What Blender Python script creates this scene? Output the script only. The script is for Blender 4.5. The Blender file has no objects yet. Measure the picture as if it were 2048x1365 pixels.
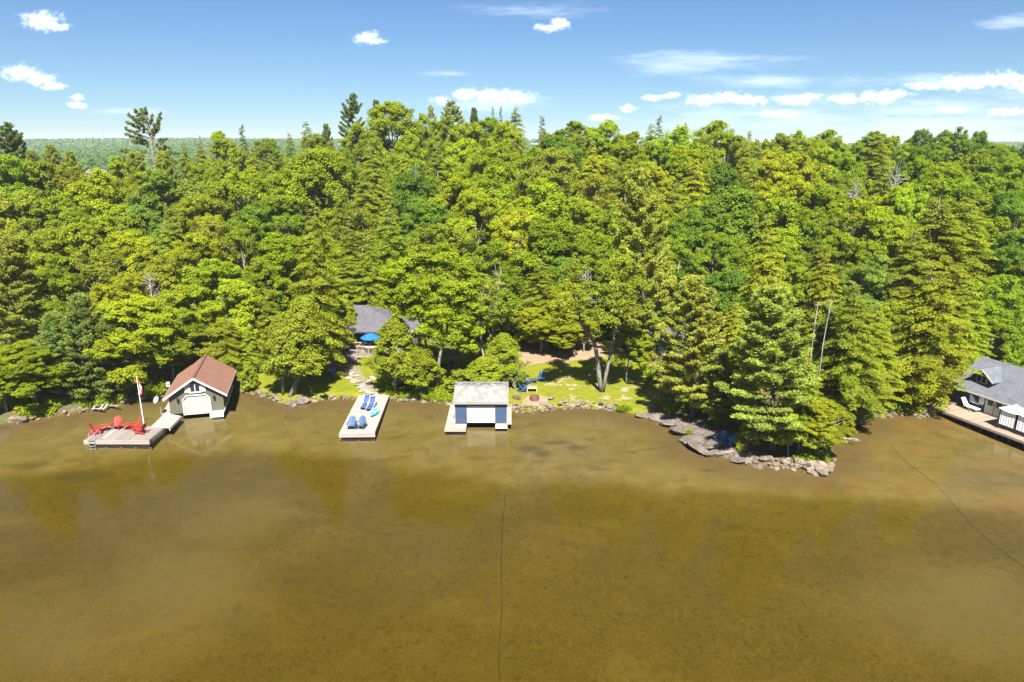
import bpy, math, random
import numpy as np
from mathutils import Vector, Matrix

R = math.radians
random.seed(7)
rng = np.random.default_rng(11)
scene = bpy.context.scene
COL = scene.collection

# ------------------------------------------------------------------ camera
CAM_H, FPX, PITCH = 24.0, 1415.0, R(15.45)          # metres, focal length in photo pixels, tilt below the horizon
CP, SP = math.cos(PITCH), math.sin(PITCH)
cam_data = bpy.data.cameras.new('camera')
cam_data.sensor_width = 36.0
cam_data.lens = FPX / 2048.0 * 36.0
cam_data.clip_start, cam_data.clip_end = 0.5, 12000.0
cam = bpy.data.objects.new('camera', cam_data)
cam.location = (0, 0, CAM_H)
cam.rotation_euler = (math.pi / 2 - PITCH, 0, 0)
COL.objects.link(cam)
scene.camera = cam

# ------------------------------------------------------------------ light, exposure
SUN_EL, SUN_AZ = R(52), math.atan2(0.08, -0.997)       # azimuth measured from +Y towards +X
SUN_DIR = Vector((math.sin(SUN_AZ) * math.cos(SUN_EL), math.cos(SUN_AZ) * math.cos(SUN_EL), math.sin(SUN_EL)))
SKY_STRENGTH = 0.05
sun_data = bpy.data.lights.new('sun', 'SUN')
sun_data.energy, sun_data.angle, sun_data.color = 5.0, R(0.53), (1.0, 0.95, 0.86)
sun = bpy.data.objects.new('sun', sun_data)
sun.rotation_euler = SUN_DIR.to_track_quat('Z', 'Y').to_euler()
sun.location = (0, 0, 120)
COL.objects.link(sun)
scene.view_settings.view_transform = 'Standard'
scene.view_settings.look = 'None'
scene.view_settings.gamma = 1.0
scene.view_settings.exposure = 1.65
scene.view_settings.use_curve_mapping = False
cy = scene.cycles
cy.max_bounces, cy.diffuse_bounces, cy.glossy_bounces = 8, 6, 2
cy.transmission_bounces, cy.transparent_max_bounces, cy.volume_bounces = 4, 12, 0
cy.caustics_reflective = cy.caustics_refractive = False
cy.use_denoising = True
cy.use_adaptive_sampling, cy.adaptive_threshold, cy.adaptive_min_samples = True, 0.010, 32
cy.sample_clamp_indirect = 6.0


# ------------------------------------------------------------------ pixel <-> place
def ray(px, py):
    xc, yc = (px - 1024.0) / FPX, -(py - 682.5) / FPX
    return np.array([xc, CP + yc * SP, -SP + yc * CP])


def at_z(px, py, z=0.0):
    d = ray(px, py)
    t = (z - CAM_H) / d[2]
    return Vector((d[0] * t, d[1] * t, z))


def at_y(px, py, y):
    d = ray(px, py)
    t = y / d[1]
    return Vector((d[0] * t, y, CAM_H + d[2] * t))


def to_px(x, y, z):
    zz = z - CAM_H
    depth = y * CP - zz * SP
    up = y * SP + zz * CP
    return 1024.0 + FPX * x / depth, 682.5 - FPX * up / depth


# ------------------------------------------------------------------ world: sky and clouds
world = bpy.data.worlds.new('World')
scene.world = world
world.use_nodes = True
world.cycles.sampling_method = 'NONE'
WN, WL = world.node_tree.nodes, world.node_tree.links
WN.clear()


def wn(kind, **kw):
    n = WN.new(kind)
    for k, v in kw.items():
        setattr(n, k, v)
    return n


def wmath(op, a, b=None, clamp=False):
    n = wn('ShaderNodeMath', operation=op, use_clamp=clamp)
    for i, v in enumerate((a, b)):
        if v is None:
            continue
        if isinstance(v, (int, float)):
            n.inputs[i].default_value = v
        else:
            WL.new(v, n.inputs[i])
    return n.outputs[0]


sky = wn('ShaderNodeTexSky', sky_type='NISHITA', sun_disc=False)
sky.sun_elevation, sky.sun_rotation = SUN_EL, SUN_AZ
sky.altitude, sky.air_density, sky.dust_density, sky.ozone_density = 300, 1.0, 0.0, 3.0
tc = wn('ShaderNodeTexCoord')
sep = wn('ShaderNodeSeparateXYZ')
WL.new(tc.outputs['Generated'], sep.inputs[0])
dx, dy, dz = sep.outputs
ysafe = wmath('MAXIMUM', dy, 0.02)
cu, cv = wmath('DIVIDE', dx, ysafe), wmath('DIVIDE', dz, ysafe)
comb = wn('ShaderNodeCombineXYZ')
WL.new(cu, comb.inputs[0]); WL.new(cv, comb.inputs[1])


def wnoise(vec, scale, detail, rough, sx=1.0, sy=1.0, off=0.0):
    mp = wn('ShaderNodeMapping')
    mp.inputs['Scale'].default_value = (sx, sy, 1)
    mp.inputs['Location'].default_value = (off, off * 0.7, off)
    WL.new(vec, mp.inputs[0])
    t = wn('ShaderNodeTexNoise')
    t.inputs['Scale'].default_value, t.inputs['Detail'].default_value, t.inputs['Roughness'].default_value = scale, detail, rough
    WL.new(mp.outputs[0], t.inputs[0])
    return t.outputs['Fac']


n_edge = wnoise(comb.outputs[0], 75, 7, 0.70, 1, 1.25)
n_wisp = wnoise(comb.outputs[0], 6.5, 8, 0.68, 1, 6.0, 3.1)


def blobs(lst, noise, amp, lo, hi):
    """soft ellipses in direction space, edges broken by noise"""
    best = None
    for px, py, a, b in lst:
        d = ray(px, py)
        if d[2] < -0.02 and py > 700:                 # a cloud seen only as its mirror image in the lake
            d[2] = -d[2]
        u0, v0 = d[0] / d[1], d[2] / d[1]
        sub = wn('ShaderNodeVectorMath', operation='SUBTRACT')
        WL.new(comb.outputs[0], sub.inputs[0]); sub.inputs[1].default_value = (u0, v0, 0)
        mul = wn('ShaderNodeVectorMath', operation='MULTIPLY')
        WL.new(sub.outputs[0], mul.inputs[0]); mul.inputs[1].default_value = (FPX / a, FPX / b, 0)
        ln = wn('ShaderNodeVectorMath', operation='LENGTH')
        WL.new(mul.outputs[0], ln.inputs[0])
        val = wmath('SUBTRACT', 1.0, ln.outputs['Value'])
        best = val if best is None else wmath('MAXIMUM', best, val)
    nz = wmath('MULTIPLY', wmath('SUBTRACT', noise, 0.5), amp)
    s = wmath('ADD', best, nz)
    mr = wn('ShaderNodeMapRange', interpolation_type='SMOOTHSTEP')
    WL.new(s, mr.inputs[0])
    mr.inputs[1].default_value, mr.inputs[2].default_value = lo, hi
    return mr.outputs[0]


cumulus = [(85, 42, 50, 22), (112, 52, 34, 10), (733, 77, 32, 15), (752, 82, 26, 8), (1100, 56, 36, 10), (1118, 47, 24, 13),
           (42, 147, 48, 20), (78, 160, 44, 14), (105, 173, 34, 10), (885, 202, 26, 12), (935, 190, 34, 16), (985, 193, 62, 17),
           (1035, 196, 46, 17), (1258, 217, 22, 9), (1305, 196, 26, 9), (1338, 192, 28, 8), (1405, 200, 46, 14), (1455, 194, 40, 15),
           (1500, 200, 50, 12), (1590, 200, 60, 13), (1620, 194, 36, 10), (1690, 198, 50, 13), (1760, 196, 60, 16), (1790, 188, 40, 12),
           (1850, 172, 50, 11), (1925, 166, 90, 19), (2005, 158, 70, 18), (2060, 170, 60, 20), (1560, 228, 56, 10), (1905, 220, 50, 10),
           (2010, 224, 60, 11), (155, 197, 20, 9), (155, 210, 26, 8), (1205, 236, 40, 8)]
veils = [(220, 224, 110, 12), (1420, 128, 190, 26), (1520, 160, 160, 18), (1450, 118, 220, 12), (1950, 210, 330, 46), (1600, 235, 380, 40),
         (2030, 46, 80, 18), (1080, 22, 130, 18), (980, 210, 150, 22), (1900, 250, 340, 30), (900, 148, 60, 7), (1780, 160, 220, 16)]
high = [(330, 1180, 300, 190), (120, 1290, 260, 160), (1960, 1210, 330, 170), (520, 990, 160, 40)]
m_cum = blobs(cumulus, n_edge, 2.2, 0.0, 1.25)
m_veil = wmath('MULTIPLY', blobs(veils, n_wisp, 3.2, 0.05, 1.3), 0.24)
m_high = wmath('MULTIPLY', blobs(high, n_wisp, 1.2, -0.1, 1.0), 0.30)
# the same kind of sky carries on overhead and behind: scattered cloud on a flat layer, widened and brightened to add fill light
zsafe = wmath('MAXIMUM', dz, 0.06)
comb2 = wn('ShaderNodeCombineXYZ')
WL.new(wmath('DIVIDE', dx, zsafe), comb2.inputs[0]); WL.new(wmath('DIVIDE', dy, zsafe), comb2.inputs[1])
n_all = wnoise(comb2.outputs[0], 0.9, 6, 0.6, 1, 1, 5.0)
mr_all = wn('ShaderNodeMapRange', interpolation_type='SMOOTHSTEP')
WL.new(n_all, mr_all.inputs[0])
mr_all.inputs[1].default_value, mr_all.inputs[2].default_value = 0.50, 0.76
up_mask = wn('ShaderNodeMapRange', interpolation_type='SMOOTHSTEP')
WL.new(dz, up_mask.inputs[0])
up_mask.inputs[1].default_value, up_mask.inputs[2].default_value = 0.24, 0.40
front_mask = wn('ShaderNodeMapRange')
WL.new(dy, front_mask.inputs[0])
front_mask.inputs[1].default_value, front_mask.inputs[2].default_value = 0.02, 0.12
m_all = wmath('MULTIPLY', wmath('MULTIPLY', mr_all.outputs[0], up_mask.outputs[0]), 0.5)
m_front = wmath('MULTIPLY', wmath('MAXIMUM', wmath('MAXIMUM', m_cum, m_veil), m_high), front_mask.outputs[0])
m_cloud = wmath('MAXIMUM', m_front, m_all, True)
bg_sky, bg_cl = wn('ShaderNodeBackground'), wn('ShaderNodeBackground')
tint = wn('ShaderNodeMix', data_type='RGBA', blend_type='MULTIPLY')
tint.inputs[0].default_value = 1.0
WL.new(sky.outputs[0], tint.inputs[6])
tint.inputs[7].default_value = (0.40, 0.555, 0.71, 1)
WL.new(tint.outputs[2], bg_sky.inputs[0])
bg_sky.inputs[1].default_value = SKY_STRENGTH
bg_cl.inputs[0].default_value = (0.93, 0.96, 1.0, 1)
bg_cl.inputs[1].default_value = 0.75
wmix, wout = wn('ShaderNodeMixShader'), wn('ShaderNodeOutputWorld')
WL.new(m_cloud, wmix.inputs[0]); WL.new(bg_sky.outputs[0], wmix.inputs[1]); WL.new(bg_cl.outputs[0], wmix.inputs[2])
WL.new(wmix.outputs[0], wout.inputs[0])


# ------------------------------------------------------------------ materials
class NT:
    def __init__(self, name):
        self.m = bpy.data.materials.new(name)
        self.m.use_nodes = True
        self.t = self.m.node_tree
        self.t.nodes.clear()
        self.out = self.t.nodes.new('ShaderNodeOutputMaterial')

    def n(self, kind, ins=None, **kw):
        nd = self.t.nodes.new(kind)
        for k, v in kw.items():
            setattr(nd, k, v)
        for k, v in (ins or {}).items():
            self.set(nd.inputs[k], v)
        return nd

    def set(self, sock, v):
        if hasattr(v, 'links') or isinstance(v, bpy.types.NodeSocket):
            self.t.links.new(v, sock)
        else:
            sock.default_value = v if not (isinstance(v, tuple) and len(v) == 3 and sock.type == 'RGBA') else (*v, 1)

    def math(self, op, a, b=0.0, clamp=False):
        return self.n('ShaderNodeMath', {0: a, 1: b}, operation=op, use_clamp=clamp).outputs[0]

    def noise(self, scale, detail=3, rough=0.55, vec=None, sc=(1, 1, 1), dist=0.0):
        if vec is None:
            vec = self.n('ShaderNodeTexCoord').outputs['Object']
        mp = self.n('ShaderNodeMapping', {0: vec, 'Scale': sc})
        return self.n('ShaderNodeTexNoise', {0: mp.outputs[0], 'Scale': scale, 'Detail': detail, 'Roughness': rough, 'Distortion': dist}).outputs['Fac']

    def mr(self, v, a, b, c=0.0, d=1.0, smooth=True):
        return self.n('ShaderNodeMapRange', {0: v, 1: a, 2: b, 3: c, 4: d}, interpolation_type='SMOOTHSTEP' if smooth else 'LINEAR').outputs[0]

    def mix(self, f, a, b, mode='MIX'):
        nd = self.n('ShaderNodeMix', data_type='RGBA', blend_type=mode)
        self.set(nd.inputs[0], f); self.set(nd.inputs[6], a); self.set(nd.inputs[7], b)
        return nd.outputs[2]

    def attr(self, name, kind='GEOMETRY'):
        return self.n('ShaderNodeAttribute', attribute_name=name, attribute_type=kind).outputs

    def bsdf(self, color, rough=0.8, spec=0.3, metal=0.0, bump=None, bdist=0.02, bstr=0.5):
        p = self.n('ShaderNodeBsdfPrincipled', {'Base Color': color, 'Roughness': rough, 'Metallic': metal, 'Specular IOR Level': spec})
        if bump is not None:
            b = self.n('ShaderNodeBump', {'Height': bump, 'Distance': bdist, 'Strength': bstr})
            self.t.links.new(b.outputs[0], p.inputs['Normal'])
        self.t.links.new(p.outputs[0], self.out.inputs[0])
        return self.m


def mat_plain(name, col, rough=0.7, var=0.18, scale=6.0, spec=0.3, metal=0.0, sc=(1, 1, 1), bd=0.01):
    t = NT(name)
    nz = t.noise(scale, 4, 0.6, sc=sc)
    inf = t.n('ShaderNodeObjectInfo').outputs['Random']
    f = t.math('ADD', t.mr(nz, 0.25, 0.75, 1 - var, 1 + var, False), t.mr(inf, 0, 1, -var * 0.5, var * 0.5, False))
    g = t.n('ShaderNodeCombineColor', {0: f, 1: f, 2: f}).outputs[0]
    return t.bsdf(t.mix(1.0, col, g, 'MULTIPLY'), rough, spec, metal, nz, bd)


def mat_wood(name, col, along='X', var=0.3, stain=(0.16, 0.13, 0.10), amount=0.5):
    t = NT(name)
    sc = {'X': (0.6, 14, 14), 'Y': (14, 0.6, 14), 'Z': (14, 14, 0.6)}[along]
    g1 = t.noise(2.0, 5, 0.6, sc=sc)
    blot = t.noise(0.9, 4, 0.6)
    rnd = t.n('ShaderNodeObjectInfo').outputs['Random']
    f = t.math('ADD', t.mr(g1, 0.25, 0.75, 1 - var, 1 + var * 0.6, False), t.mr(rnd, 0, 1, -0.13, 0.13, False))
    g = t.n('ShaderNodeCombineColor', {0: f, 1: f, 2: f}).outputs[0]
    base = t.mix(1.0, col, g, 'MULTIPLY')
    c = t.mix(t.mr(blot, 0.5, 0.78, 0, amount), base, stain)
    return t.bsdf(c, 0.85, 0.2, 0, g1, 0.006)


def mat_shingle(name, col, dark, scale=3.0):
    """asphalt shingles: courses follow the slope via the UV-free local z, tabs by brick texture"""
    t = NT(name)
    tcn = t.n('ShaderNodeTexCoord').outputs['UV']
    br = t.n('ShaderNodeTexBrick', {0: tcn, 'Scale': scale, 'Mortar Size': 0.012, 'Brick Width': 0.9, 'Row Height': 0.42, 'Color1': (1, 1, 1), 'Color2': (0.78, 0.78, 0.78), 'Mortar': (0.5, 0.5, 0.5), 'Bias': 0.1})
    nz = t.noise(1.1, 5, 0.65)
    gr = t.noise(24, 3, 0.6)
    c = t.mix(1.0, t.mix(t.mr(nz, 0.35, 0.8), col, dark), br.outputs[0], 'MULTIPLY')
    c = t.mix(t.mr(gr, 0.3, 0.7, 0, 0.45), c, dark)
    return t.bsdf(c, 0.93, 0.15, 0, br.outputs[1], 0.015)


M = {}


def foliage(name, trans=0.38, var=0.30):
    t = NT(name)
    oc = t.n('ShaderNodeObjectInfo')
    v = t.attr('var')[2]
    rnd = oc.outputs['Random']
    tip = t.attr('tip')[2]
    f = t.math('ADD', t.mr(v, 0, 1, 1 - var, 1 + var, False), t.mr(rnd, 0, 1, -0.07, 0.07, False))
    g = t.n('ShaderNodeCombineColor', {0: f, 1: f, 2: f}).outputs[0]
    c = t.mix(1.0, oc.outputs['Color'], g, 'MULTIPLY')
    c = t.mix(t.math('MULTIPLY', tip, 0.55), c, t.mix(1.0, c, (1.35, 1.3, 0.8), 'MULTIPLY'))
    d = t.n('ShaderNodeBsdfDiffuse', {0: c})
    tr = t.n('ShaderNodeBsdfTranslucent', {0: t.mix(1.0, c, (1.15, 1.15, 0.55), 'MULTIPLY')})
    gl = t.n('ShaderNodeBsdfGlossy', {0: (1, 1, 1, 1), 'Roughness': 0.6})
    m1 = t.n('ShaderNodeMixShader', {0: trans, 1: d.outputs[0], 2: tr.outputs[0]})
    m2 = t.n('ShaderNodeMixShader', {0: 0.012, 1: m1.outputs[0], 2: gl.outputs[0]})
    t.t.links.new(m2.outputs[0], t.out.inputs[0])
    return t.m


M['leaf'] = foliage('leaf', 0.55, 0.22)
M['needle'] = foliage('needle', 0.50, 0.24)


def bark(name, a, b, sc=(6, 6, 1.2), lo=0.4, hi=0.62):
    t = NT(name)
    nz = t.noise(1.6, 5, 0.65, sc=sc)
    return t.bsdf(t.mix(t.mr(nz, lo, hi), a, b), 0.9, 0.15, 0, nz, 0.03)


M['bark'] = bark('bark_grey', (0.10, 0.085, 0.07), (0.27, 0.25, 0.22))
M['bark_pine'] = bark('bark_pine', (0.07, 0.05, 0.04), (0.18, 0.14, 0.11))
M['bark_birch'] = bark('bark_birch', (0.11, 0.095, 0.08), (0.30, 0.285, 0.26), (1.5, 1.5, 5), 0.30, 0.42)
M['bark_dead'] = bark('bark_dead', (0.22, 0.20, 0.18), (0.48, 0.45, 0.42))
M['white'] = mat_plain('white_paint', (0.50, 0.50, 0.485), 0.55, 0.05, 3)
M['offwhite'] = mat_plain('cream_paint', (0.40, 0.38, 0.315), 0.55, 0.06, 3)
M['olive'] = mat_wood('olive_siding', (0.118, 0.115, 0.080), 'Z', 0.22, (0.10, 0.10, 0.08), 0.35)
M['navy'] = mat_plain('navy_siding', (0.050, 0.080, 0.145), 0.6, 0.2, 3, sc=(1, 1, 4))
M['darknavy'] = mat_plain('dark_navy_siding', (0.035, 0.042, 0.06), 0.7, 0.2, 4)
M['glass'] = mat_plain('window_glass', (0.02, 0.025, 0.03), 0.06, 0.1, 2, 0.6)
M['black'] = mat_plain('black_metal', (0.02, 0.02, 0.022), 0.5, 0.15, 5)
M['steel'] = mat_plain('galvanised_steel', (0.45, 0.46, 0.48), 0.4, 0.1, 5, 0.5, 0.6)
M['redplastic'] = mat_plain('red_plastic', (0.34, 0.036, 0.030), 0.55, 0.16, 4)
M['blueplastic'] = mat_plain('blue_plastic', (0.030, 0.075, 0.165), 0.5, 0.16, 4)
M['blueshade'] = mat_plain('slate_blue_plastic', (0.045, 0.088, 0.17), 0.5, 0.16, 4)
M['bluecloth'] = mat_plain('blue_sling_fabric', (0.042, 0.07, 0.18), 0.8, 0.14, 8)
M['umbrella'] = mat_plain('blue_umbrella_fabric', (0.008, 0.12, 0.42), 0.75, 0.08, 4)
M['tarp'] = mat_plain('royal_blue_plastic', (0.006, 0.045, 0.36), 0.4, 0.15, 3)
M['whiteplastic'] = mat_plain('white_plastic', (0.78, 0.79, 0.80), 0.45, 0.05, 4)
M['fabricwhite'] = mat_plain('white_curtain_fabric', (0.82, 0.82, 0.84), 0.85, 0.06, 3)
M['deck'] = mat_wood('weathered_dock_planks', (0.30, 0.265, 0.235), 'X', 0.22, (0.18, 0.15, 0.125), 0.4)
M['deckpale'] = mat_wood('pale_dock_planks', (0.32, 0.275, 0.245), 'X', 0.24, (0.20, 0.165, 0.135), 0.55)
M['deckgrey'] = mat_wood('grey_dock_planks', (0.23, 0.20, 0.18), 'X', 0.22, (0.15, 0.13, 0.115), 0.45)
M['deckbrown'] = mat_wood('brown_deck_planks', (0.28, 0.21, 0.165), 'X', 0.25, (0.17, 0.125, 0.10), 0.45)
M['newwood'] = mat_wood('new_lumber', (0.55, 0.44, 0.28), 'X', 0.2, (0.4, 0.3, 0.2), 0.2)
M['oldwood'] = mat_wood('old_wood', (0.26, 0.22, 0.19), 'X', 0.3, (0.12, 0.10, 0.09), 0.5)
M['darkwood'] = mat_wood('dark_crib_wood', (0.10, 0.075, 0.06), 'X', 0.3, (0.05, 0.04, 0.03), 0.5)
M['rust'] = mat_plain('rusty_steel', (0.17, 0.075, 0.055), 0.85, 0.4, 7)
M['ash'] = mat_plain('ash', (0.30, 0.24, 0.22), 0.95, 0.4, 9)
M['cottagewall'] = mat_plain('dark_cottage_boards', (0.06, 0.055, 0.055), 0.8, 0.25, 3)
M['shingle_red'] = mat_shingle('red_brown_shingles', (0.25, 0.128, 0.092), (0.20, 0.108, 0.080))
M['shingle_grey'] = mat_shingle('charcoal_shingles', (0.125, 0.12, 0.138), (0.088, 0.085, 0.098))
M['shingle_slate'] = mat_shingle('slate_grey_shingles', (0.155, 0.167, 0.187), (0.105, 0.114, 0.128))
M['orange'] = mat_plain('orange_needles', (0.40, 0.15, 0.06), 0.95, 0.4, 5)


def mat_metal_roof():
    t = NT('weathered_metal_roof')
    st = t.noise(1.3, 5, 0.65, sc=(1.2, 0.6, 1))
    moss = t.noise(4.5, 5, 0.7)
    uv = t.n('ShaderNodeSeparateXYZ', {0: t.n('ShaderNodeTexCoord').outputs['UV']}).outputs
    near_ridge = t.mr(uv[1], 2.1, 2.75, 0, 1)
    c = t.mix(t.mr(st, 0.38, 0.72), (0.245, 0.24, 0.232), (0.16, 0.157, 0.15))
    mk = t.math('MULTIPLY', t.mr(moss, 0.46, 0.52), near_ridge)
    c = t.mix(mk, c, (0.08, 0.08, 0.078))
    return t.bsdf(c, t.mr(mk, 0, 1, 0.42, 0.9), 0.4, 0.0, st, 0.004)


M['metalroof'] = mat_metal_roof()


def mat_rock(name, a, b, c):
    t = NT(name)
    rnd = t.n('ShaderNodeObjectInfo').outputs['Random']
    n1 = t.noise(2.2, 6, 0.7)
    n2 = t.noise(7, 4, 0.6)
    col = t.mix(t.mr(n1, 0.38, 0.66), a, b)
    col = t.mix(t.mr(n2, 0.5, 0.72, 0, 0.7), col, c)
    f = t.mr(rnd, 0, 1, 0.75, 1.3, False)
    g = t.n('ShaderNodeCombineColor', {0: f, 1: t.math('MULTIPLY', f, 0.98), 2: t.math('MULTIPLY', f, 0.95)}).outputs[0]
    return t.bsdf(t.mix(1.0, col, g, 'MULTIPLY'), 0.92, 0.2, 0, n1, 0.08, 0.8)


M['stone'] = mat_rock('shore_stone', (0.19, 0.155, 0.12), (0.095, 0.08, 0.064), (0.25, 0.21, 0.165))
M['bedrock'] = mat_rock('grey_bedrock', (0.155, 0.13, 0.112), (0.08, 0.067, 0.06), (0.22, 0.193, 0.175))
M['flagstone'] = mat_rock('flagstone', (0.28, 0.255, 0.22), (0.20, 0.18, 0.16), (0.34, 0.31, 0.265))


# ------------------------------------------------------------------ mesh helpers
class MB:
    def __init__(self):
        self.v, self.f, self.uv = [], [], []

    def add(self, vs, fs, uvs=None):
        o = len(self.v)
        self.v += [tuple(p) for p in vs]
        for i, f in enumerate(fs):
            self.f.append([o + k for k in f])
            self.uv.append(uvs[i] if uvs else None)
        return self

    def box(self, c, s, rot=None):
        hx, hy, hz = s[0] / 2, s[1] / 2, s[2] / 2
        vs = [Vector((x, y, z)) for z in (-hz, hz) for y in (-hy, hy) for x in (-hx, hx)]
        if rot is not None:
            vs = [rot @ p for p in vs]
        c = Vector(c)
        return self.add([p + c for p in vs], [(0, 2, 3, 1), (4, 5, 7, 6), (0, 1, 5, 4), (2, 6, 7, 3), (1, 3, 7, 5), (0, 4, 6, 2)])

    def bar(self, a, b, w, h):
        a, b = Vector(a), Vector(b)
        d = b - a
        q = d.to_track_quat('X', 'Z').to_matrix()
        return self.box((a + b) / 2, (d.length, w, h), q)

    def prism(self, poly, vec):
        """polygon (list of 3D points) pushed along vec"""
        n = len(poly)
        a = [Vector(p) for p in poly]
        b = [p + Vector(vec) for p in a]
        fs = [list(range(n))[::-1], list(range(n, 2 * n))]
        fs += [(i, (i + 1) % n, n + (i + 1) % n, n + i) for i in range(n)]
        return self.add(a + b, fs)

    def tube(self, pts, rad, n=7, cap=True):
        pts = [Vector(p) for p in pts]
        if isinstance(rad, (int, float)):
            rad = [rad] * len(pts)
        vs, ref = [], None
        for i, p in enumerate(pts):
            d = (pts[min(i + 1, len(pts) - 1)] - pts[max(i - 1, 0)])
            d = d.normalized() if d.length > 1e-6 else Vector((0, 0, 1))
            if ref is None:
                ref = d.orthogonal().normalized()
            x = (ref - d * ref.dot(d))
            x = x.normalized() if x.length > 1e-5 else d.orthogonal().normalized()
            ref = x
            y = d.cross(x)
            vs += [p + (x * math.cos(2 * math.pi * k / n) + y * math.sin(2 * math.pi * k / n)) * rad[i] for k in range(n)]
        fs = []
        for i in range(len(pts) - 1):
            for k in range(n):
                fs.append((i * n + k, i * n + (k + 1) % n, (i + 1) * n + (k + 1) % n, (i + 1) * n + k))
        if cap:
            fs.append(list(range(n))[::-1])
            fs.append([(len(pts) - 1) * n + k for k in range(n)])
        return self.add(vs, fs)

    def lathe(self, prof, n=14, c=(0, 0, 0)):
        c = Vector(c)
        vs = [c + Vector((r * math.cos(2 * math.pi * k / n), r * math.sin(2 * math.pi * k / n), z)) for r, z in prof for k in range(n)]
        fs = [(i * n + k, i * n + (k + 1) % n, (i + 1) * n + (k + 1) % n, (i + 1) * n + k) for i in range(len(prof) - 1) for k in range(n)]
        return self.add(vs, fs)

    def mesh(self, name, mat, smooth=False):
        me = bpy.data.meshes.new(name)
        me.from_pydata(self.v, [], self.f)
        if any(u is not None for u in self.uv):
            lay = me.uv_layers.new(name='UVMap')
            for p, u in zip(me.polygons, self.uv):
                if u is not None:
                    for li, c in zip(p.loop_indices, u):
                        lay.data[li].uv = c
        if smooth:
            me.polygons.foreach_set('use_smooth', [True] * len(me.polygons))
        me.materials.append(M[mat] if isinstance(mat, str) else mat)
        me.update()
        return me

    def build(self, name, mat, parent=None, smooth=False):
        return link(name, self.mesh(name, mat, smooth), parent)


def link(name, data, parent=None):
    o = bpy.data.objects.new(name, data)
    COL.objects.link(o)
    if parent is not None:
        o.parent = parent
    return o


def thing(name, label, cat, loc=(0, 0, 0), rz=0.0, group=None):
    o = link(name, None)
    o.empty_display_size = 0.3
    o.location = loc
    o.rotation_euler = (0, 0, rz)
    return tag(o, label, cat, group)


def tag(o, label, cat, group=None):
    o['label'], o['category'] = label, cat
    if group:
        o['group'] = group
    return o


def copy_tree(o, parent=None):
    c = o.copy()
    COL.objects.link(c)
    c.parent = parent
    for ch in o.children:
        copy_tree(ch, c)
    return c


def structure(o):
    o['kind'] = 'structure'
    return o


UNIT = MB().box((0, 0, 0), (1, 1, 1))
UNIT_MESH = {}


def piece(name, mat, parent, c, s, rz=0.0):
    """a board, panel or block of its own that shares one cube mesh per material"""
    if mat not in UNIT_MESH:
        UNIT_MESH[mat] = UNIT.mesh('board_' + mat, mat)
    o = link(name, UNIT_MESH[mat], parent)
    o.location, o.scale, o.rotation_euler = c, s, (0, 0, rz)
    return o


# ------------------------------------------------------------------ terrain
SHORE_PX = [(0, 848), (60, 842), (130, 830), (200, 818), (262, 806), (320, 797), (350, 784), (410, 772), (455, 778), (478, 786), (505, 787),
            (530, 792), (548, 802), (562, 808), (585, 810), (610, 803), (650, 799), (690, 797), (720, 798), (775, 799), (830, 801), (880, 807),
            (905, 810), (960, 812), (1020, 819), (1050, 824), (1075, 825), (1110, 819), (1150, 815), (1190, 818), (1232, 822), (1270, 831),
            (1305, 842), (1340, 855), (1372, 878), (1384, 900), (1430, 912), (1480, 925), (1530, 934), (1590, 938), (1640, 946), (1660, 936),
            (1667, 914), (1668, 893), (1676, 874), (1694, 862), (1722, 850), (1750, 839), (1775, 829), (1805, 829), (1850, 832), (1890, 826),
            (1930, 812), (1990, 806), (2060, 812)]
SHORE = np.array([[-4000, 300], [-600, 110], [-160, 70], [-75, 58]] + [list(at_z(*p)[:2]) for p in SHORE_PX] + [[62, 64], [110, 70], [600, 120], [4000, 300]], float)
LAND = np.vstack([SHORE, [[4000, 9000], [-4000, 9000]]])


def seg_dist(x, y, line):
    best = np.full(x.shape, 1e9)
    for (ax, ay), (bx, by) in zip(line[:-1], line[1:]):
        ex, ey = bx - ax, by - ay
        t = np.clip(((x - ax) * ex + (y - ay) * ey) / (ex * ex + ey * ey), 0, 1)
        best = np.minimum(best, np.hypot(x - ax - t * ex, y - ay - t * ey))
    return best


def inside(x, y, poly):
    r = np.zeros(x.shape, bool)
    n = len(poly)
    for i in range(n):
        ax, ay = poly[i]
        bx, by = poly[(i + 1) % n]
        if ay == by:
            continue
        c = ((ay > y) != (by > y)) & (x < (bx - ax) * (y - ay) / (by - ay) + ax)
        r ^= c
    return r


def vnoise(x, y, s, seed=0):
    """cheap smooth value noise"""
    x, y = x / s, y / s
    xi, yi = np.floor(x), np.floor(y)
    fx, fy = x - xi, y - yi
    fx, fy = fx * fx * (3 - 2 * fx), fy * fy * (3 - 2 * fy)

    def h(a, b):
        v = np.sin(a * 127.1 + b * 311.7 + seed * 74.7) * 43758.5453
        return v - np.floor(v)
    return (h(xi, yi) * (1 - fx) + h(xi + 1, yi) * fx) * (1 - fy) + (h(xi, yi + 1) * (1 - fx) + h(xi + 1, yi + 1) * fx) * fy


DROP_PX = [(-200, 960), (100, 950), (200, 930), (300, 918), (450, 905), (560, 905), (740, 925), (870, 948), (1000, 975), (1150, 966), (1300, 985),
           (1500, 998), (1650, 1003), (1800, 1008), (1950, 1020), (2300, 1060)]
DROP = np.array([[-4000, 200], [-300, 60]] + [list(at_z(*p, -0.8)[:2]) for p in DROP_PX] + [[300, 20], [4000, -200]], float)
DROP_POLY = np.vstack([DROP, [[4000, 9000], [-4000, 9000]]])
sstep = lambda a, b, v: np.clip((v - a) / (b - a), 0, 1) ** 2 * (3 - 2 * np.clip((v - a) / (b - a), 0, 1))


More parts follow.
